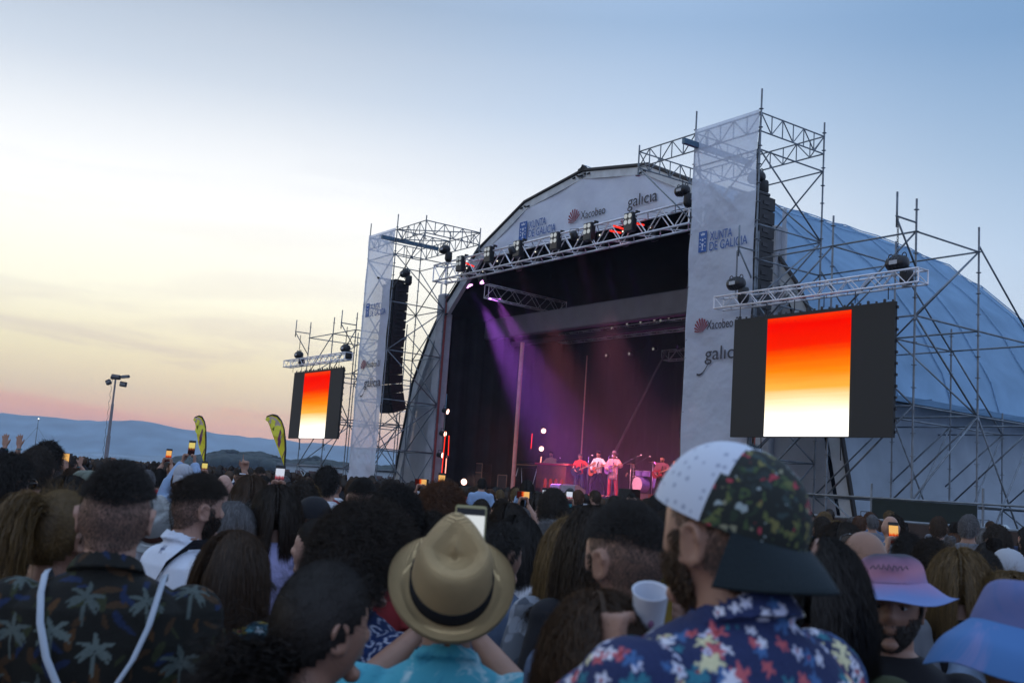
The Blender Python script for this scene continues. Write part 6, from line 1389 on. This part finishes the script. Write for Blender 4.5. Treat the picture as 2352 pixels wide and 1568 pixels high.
def amp(label, px0, px1, pyt, pyb, w, two=False):
    sa, za = onW(px0, pyb, w); sb, zb = onW(px1, pyt, w); h_ = max(.4, zb - FL); w_ = sb - sa; T = sthing('amplifier', label, 'amplifier', sa, w, FL); tan = mat('worn_tan_edge', (.30, .16, .11), .6)
    hs = [(0, h_ * .62), (h_ * .64, h_ * .36)] if two else [(0, h_)]
    for z0_, hh in hs:
        c = MB().box((w_ / 2, .25, z0_ + hh / 2), (w_, .5, hh), bev=.02).build('cabinet', BLACKM, T); MB().box((w_ / 2, -.01, z0_ + hh * .5), (w_ * .86, .02, hh * .8)).build('grille', mat('amp_grille', (.06, .035, .035), .9), c)
        b = MB()
        for (a_, c_) in (((0, z0_), (w_, z0_)), ((w_, z0_), (w_, z0_ + hh)), ((w_, z0_ + hh), (0, z0_ + hh)), ((0, z0_ + hh), (0, z0_))): b.tube((a_[0], -.008, a_[1]), (c_[0], -.008, c_[1]), .02, n=4)
        b.build('edge_trim', tan, T)
amp('tall amplifier stack at the left of the stage', 1088, 1108, 1064, 1110, 5.0, True); amp('low amplifier left of the keyboard stand', 1142, 1164, 1091, 1115, 5.2)
def wedge(label, px0, px1, pyt, w, m):
    sa, _ = onW(px0, 1120, w); sb, zt_ = onW(px1, pyt, w); T = sthing('stage_monitor', label, 'loudspeaker', sa, w, FL); w_ = sb - sa; h_ = max(.38, zt_ - FL)
    V = [(x, y, z) for x in (0, w_) for y, z in ((0, 0), (.5, 0), (.5, h_ * .55), (.12, h_), (0, h_ * .9))]; MB().add(V, [(4, 3, 2, 1, 0), (5, 6, 7, 8, 9)] + [(i, (i + 1) % 5, 5 + (i + 1) % 5, 5 + i) for i in range(5)]).build('cabinet', m, T)
    MB().box((w_ / 2, .31, h_ * .79), (w_ * .9, .40, .01), np.array(Matrix.Rotation(-math.atan2(h_ * .45, .38), 3, 'X'))).build('grille', GRILL, T)
LV = mat('grey_speaker_back', (.30, .26, .34), .5)
wedge('wide wedge monitor lit purple in front of the bass player', 1287, 1320, 1118, 3.6, LV); wedge('smaller wedge monitor lit purple left of the wide one', 1263, 1284, 1116, 4.2, LV)
T = sthing('speaker_box', 'plain black speaker box at the front edge of the stage', 'loudspeaker', onW(1421, 1140, 3.2)[0], 3.2, FL); MB().box((.28, .2, .17), (.66, .4, .36), bev=.015).build('cabinet', BLACK, T); MB().box((.28, -.008, .17), (.58, .015, .30)).build('grille', GRILL, T)
# drum kit
sc_, _ = onW(1472, 1100, 8.2); T = sthing('drum_kit', 'drum kit with cymbals and violet shells behind the singer', 'drum kit', sc_, 8.2, FL); DR = mat('violet_shell', (.14, .12, .40), .25); HEAD = mat('drum_head', (.45, .42, .5), .5); CY = mat('bronze_cymbal', (.55, .32, .14), .3, .9)
MB().box((0, .3, .12), (2.4, 2.0, .24)).build('riser', DECK, T)
for nm, c, r_, h_, ax in (('bass_drum', (0, 0, .58), .30, .4, 'y'), ('tom', (-.20, .05, 1.02), .15, .2, 'z'), ('tom', (.22, .05, 1.02), .16, .2, 'z'), ('floor_tom', (.60, .35, .70), .21, .38, 'z'), ('snare_drum', (-.50, .35, .82), .18, .14, 'z')):
    c = np.array(c); a = np.array([0, 1, 0]) if ax == 'y' else np.array([0, 0, 1]); o = MB().tube(c - a * h_ / 2, c + a * h_ / 2, r_, n=22).build(nm, DR, T, False); MB().tube(c - a * (h_ / 2 + .01) * (1 if ax == 'y' else -1), c - a * (h_ / 2 + .004) * (1 if ax == 'y' else -1), r_ * .97, n=22).build('drum_head', HEAD, o)
for x, y, z, r_ in ((-.75, .1, 1.38, .22), (.75, .1, 1.42, .25), (-.72, .35, 1.12, .17), (.1, .5, 1.5, .20)):
    o = rod(T, 'cymbal_stand', (x, y, .24), (x, y, z), .014, ALU, 6); MB().path([(x, y, z), (x, y, z + .012), (x, y, z + .03)], [r_, r_ * .3, .02], 20).build('cymbal', CY, o, True)
G6, _, _ = perf('drummer half hidden behind the cymbals', 1455, 1062, 9.0, HR_ + 10, 'short', 'black', CL['black'], 'black', AK, ('grip', 'grip'), sleeve='short')
s_, z_ = onW(1548, 1050, 7.9); T = sthing('guitar', 'orange guitar upright on a stand at the far right of the band', 'guitar', s_, 7.9, FL + .35)
out = [(-.04, 0), (.14, .02), (.18, .12), (.13, .24), (.15, .36), (.10, .44), (-.10, .44), (-.15, .36), (-.13, .24), (-.18, .12), (-.14, .02)]; MB().prism([(x, z) for x, z in out], -.04, .04).build('guitar_body', mat('orange_wood', (.55, .18, .04), .35), T); rod(T, 'neck', (0, 0, .42), (0, 0, 1.02), .025, MATS['maple']); MB().box((0, 0, 1.1), (.09, .03, .18)).build('headstock', MATS['maple'], T); rod(T, 'stand_leg', (-.2, .1, -.35), (0, .05, .1), .012, BLACKM); rod(T, 'stand_leg', (.2, .1, -.35), (0, .05, .1), .012, BLACKM)

# ================================================================ around the field
T = thing('light_mast', 'tall floodlight mast with four lamps standing beyond the crowd at the left', 'light mast', (at(243, 1055, 95)[0], 95, 0))
zt_ = at(262, 868, 95)[2]; lean = at(256, 868, 95)[0] - at(246, 1055, 95)[0]
for k, (a, c, r_) in enumerate(((0, .42, .20), (.42, .74, .14), (.74, 1.0, .09))): MB().tube((0, 0, zt_ * a), (0, 0, zt_ * c), r_, r_ * .92, n=10).build('mast_section', mat('mast_grey', (.20, .19, .20), .5, .4), T)
MB().box((0, 0, zt_ + .05), (.9, .35, .35), bev=.08).build('head_frame', BLACKM, T)
for x, z, ry, w2 in ((-.60, -.40, -.5, .45), (.02, .2, .1, .8), (.85, .2, -.15, .75), (.75, -.5, .1, .6)):
    R = np.array(Matrix.Rotation(ry, 3, 'Y')); o = MB().box((x, 0, zt_ + z), (w2, .35, .26 if z > 0 else .46), R, bev=.05).build('floodlight', BLACKM, T); MB().box((x, -.21, zt_ + z), (w2 * .8, .02, .2), R).build('glass', mat('grey_glass', (.12, .13, .14), .1), o)
b = MB(); b.path([(-.28 + .06 * math.sin(k * 1.7), -.1, zt_ * (1 - k / 40)) for k in range(40)], .018, 4); b.build('coiled_cable', BLACKM, T)
# yellow feather flags
YEL = fabric('yellow_flag_cloth', (.85, .80, .07), transl=.55, var=.1); MAUVE = mat('mauve_flag_print', (.60, .45, .36), .8); MAROON = mat('maroon_flag_print', (.20, .06, .12), .8)
def flag(label, Y, spine, trail):
    base = at(*spine[-1], Y); T = thing('feather_flag', label, 'flag', (base[0], Y, 0))
    L_ = lambda p: at(p[0], p[1], Y) - np.array([base[0], Y, 0])
    S_ = [L_(p) for p in spine]; Tr = [L_(p) for p in trail]
    S_2 = [np.array([np.interp(t_, np.linspace(0, 1, len(S_)), [q[i] for q in S_]) for i in range(3)]) for t_ in np.linspace(0, 1, 40)]; T_2 = [np.array([np.interp(t_, np.linspace(0, 1, len(Tr)), [q[i] for q in Tr]) for i in range(3)]) for t_ in np.linspace(0, 1, 40)]
    rr = [[a + (c - a) * k / 8 + np.array([0, .05 * math.sin(k * .8 + i * .22), 0]) for k in range(9)] for i, (a, c) in enumerate(zip(S_2, T_2))]
    b = MB(); b.loft(rr, caps=False, closed=False); sail = b.build('sail', YEL, T, True)
    MB().path(S_2 + [np.array([S_2[-1][0], 0, 0])], [.022] * 10 + [.032] * 31, 8).build('pole', BLACK, T, True)
    def patch(i0, i1, k0, k1, m, nm='print', dy=-.07, disc=False):
        b = MB()
        if disc:
            c_ = rr[(i0 + i1) // 2][(k0 + k1) // 2]; R_ = np.linalg.norm(rr[i0][4] - rr[i1][4]) / 2; b.prism([(c_[0] + R_ * math.cos(a), c_[2] + R_ * math.sin(a)) for a in np.linspace(0, 2 * math.pi, 18, endpoint=False)], dy, dy + .01)
        else:
            g_ = [[rr[i][k] + np.array([0, dy - .05 * math.sin(k * .8 + i * .22), 0]) for k in range(k0, k1 + 1)] for i in range(i0, i1 + 1)]; b.loft(g_, caps=False, closed=False)
        b.build(nm, m, T)
    patch(2, 22, 1, 5, MAUVE, 'mauve_panel', -.065); YE2 = mat('yellow_flag_print', (.85, .80, .07), .8)
    patch(2, 8, 2, 5, YE2, 'yellow_shape', -.085, True); patch(9, 13, 2, 6, YE2, 'yellow_bar', -.085); patch(14, 21, 2, 6, YE2, 'yellow_shape', -.085, True)
    patch(19, 21, 2, 6, MAROON, 'dark_stripe', -.105); patch(20, 23, 4, 7, MAROON, 'dark_corner', -.085); patch(30, 31, 1, 7, MAROON, 'dark_stripe', -.085)
c_ = lambda x, y: ((700 + x / 5.2275) / 1.629, (1500 + y / 5.2275) / 1.629)
flag('yellow feather flag with mauve print, left of the two', 42, [c_(*p) for p in ((135, 375), (150, 320), (225, 285), (290, 310), (335, 400), (358, 520), (365, 700), (365, 900), (345, 1150), (335, 1220))], [c_(*p) for p in ((137, 380), (148, 430), (165, 520), (185, 640), (205, 740), (235, 900), (265, 1000), (290, 1100), (318, 1200), (330, 1220))])
flag('larger yellow feather flag with mauve print, nearer the distant screen', 36, [c_(*p) for p in ((1552, 370), (1560, 300), (1665, 262), (1760, 290), (1840, 390), (1890, 540), (1918, 780), (1924, 950), (1905, 1200), (1900, 1290))], [c_(*p) for p in ((1555, 372), (1590, 440), (1630, 560), (1680, 690), (1730, 810), (1780, 940), (1820, 1060), (1850, 1150), (1880, 1250), (1893, 1290))])
# sailing boat in the harbour, only its mast rises over the crowd
p = at(84, 962, 210); q = at(77, 1050, 210); T = thing('sailing_boat', 'moored sailing boat whose thin mast rises over the heads at the left', 'boat', (q[0], 210, 0)); hull = []
for x, wd_, z_ in ((-4.5, .2, 1.3), (-3, 1.1, 1.1), (0, 1.5, 1.0), (3, 1.2, 1.1), (4.6, .5, 1.3)): hull.append([(x, wd_ * math.cos(a), z_ + z_ * .9 * min(0, math.sin(a)) if math.sin(a) < 0 else z_) for a in np.linspace(math.pi, 2 * math.pi, 9)])
b = MB(); b.loft(hull, closed=True); b.build('hull', CL['white'], T, True); rod(T, 'mast', (0, 0, 1), (0, 0, p[2]), .09, STEEL, 8)
for x in (4.4, -4.2): rod(T, 'stay', (0, 0, p[2] - 1.5), (x, 0, 1.2), .03, STEEL, 4)
MB().ell((0, 0, p[2] + .1), (.15, .15, .15), None, 8, 6).build('masthead_light', emis('masthead_lamp', (1, .95, .8), 1.5), T)
# low quay building behind the crowd
p = at(700, 1088, 150); T = thing('quay_building', 'long low pale building on the quay behind the crowd under the far scaffold', 'building', (at(640, 1090, 150)[0], 150, 0)); WW = at(915, 1100, 150)[0] - at(640, 1090, 150)[0]
MB().box((WW / 2, 3, 1.3), (WW, 6, 2.6)).build('wall', mat('pale_wall', (.36, .42, .46), .8), T); MB().box((WW / 2, 3, 2.75), (WW + .6, 6.6, .3)).build('roof', mat('grey_roof', (.16, .18, .20), .8), T)
for k in range(9): MB().box((WW * (k + .5) / 9, -.02, 1.5), (WW / 16, .06, 1.0)).build('window', GLASS, T)
# barrier wall in front of the right side of the stage
T = sthing('barrier_wall', 'dark brown solid barrier panels in front of the right scaffold', 'barrier', 21.0, -2.0, 0); BR = mat('brown_panel', (.045, .028, .022), .8, 0, .25, 3)
for k in range(7): MB().box((k * 2.0 + 1, 0, .80), (1.985, .06, 1.56), bev=.008).build('panel', BR, T); rod(T, 'post', (k * 2.0, .07, 0), (k * 2.0, .07, 1.62), .03, STEEL, 6)
rod(T, 'top_rail', (0, 0, 1.60), (14, 0, 1.60), .03, STEEL, 8)
T = sthing('crowd_barrier', 'steel crowd barrier along the foot of the stage', 'barrier', 1.5, -2.1, 0); b = MB()
for k in range(9):
    rod(T, 'post', (k * 2.2, 0, 0), (k * 2.2, 0, 1.15), .024, STEEL, 6)
    if k < 8: MB().box((k * 2.2 + 1.1, 0, .62), (2.1, .03, .95)).build('panel', BLACKM, T)
rod(T, 'top_rail', (0, 0, 1.15), (17.6, 0, 1.15), .024, STEEL, 8)
# white tanks standing behind the handrail
for k, (s0, lb) in enumerate(((24.3, 'white water tank in a cage behind the handrail, the left one'), (26.3, 'white water tank in a cage behind the handrail, the right one'))):
    T = sthing('water_tank', lb, 'tank', s0, 1.2, .6); MB().box((.6, .5, .55), (1.15, .95, 1.05), bev=.08).build('tank', mat('milky_plastic', (.42, .48, .50), .4), T)
    b = MB()
    for q in range(7): b.tube((q * .2, 0, 0), (q * .2, 0, 1.15), .012, n=5)
    for z in (0, .4, .8, 1.15): b.tube((0, 0, z), (1.2, 0, z), .012, n=5)
    b.build('cage', STEEL, T)
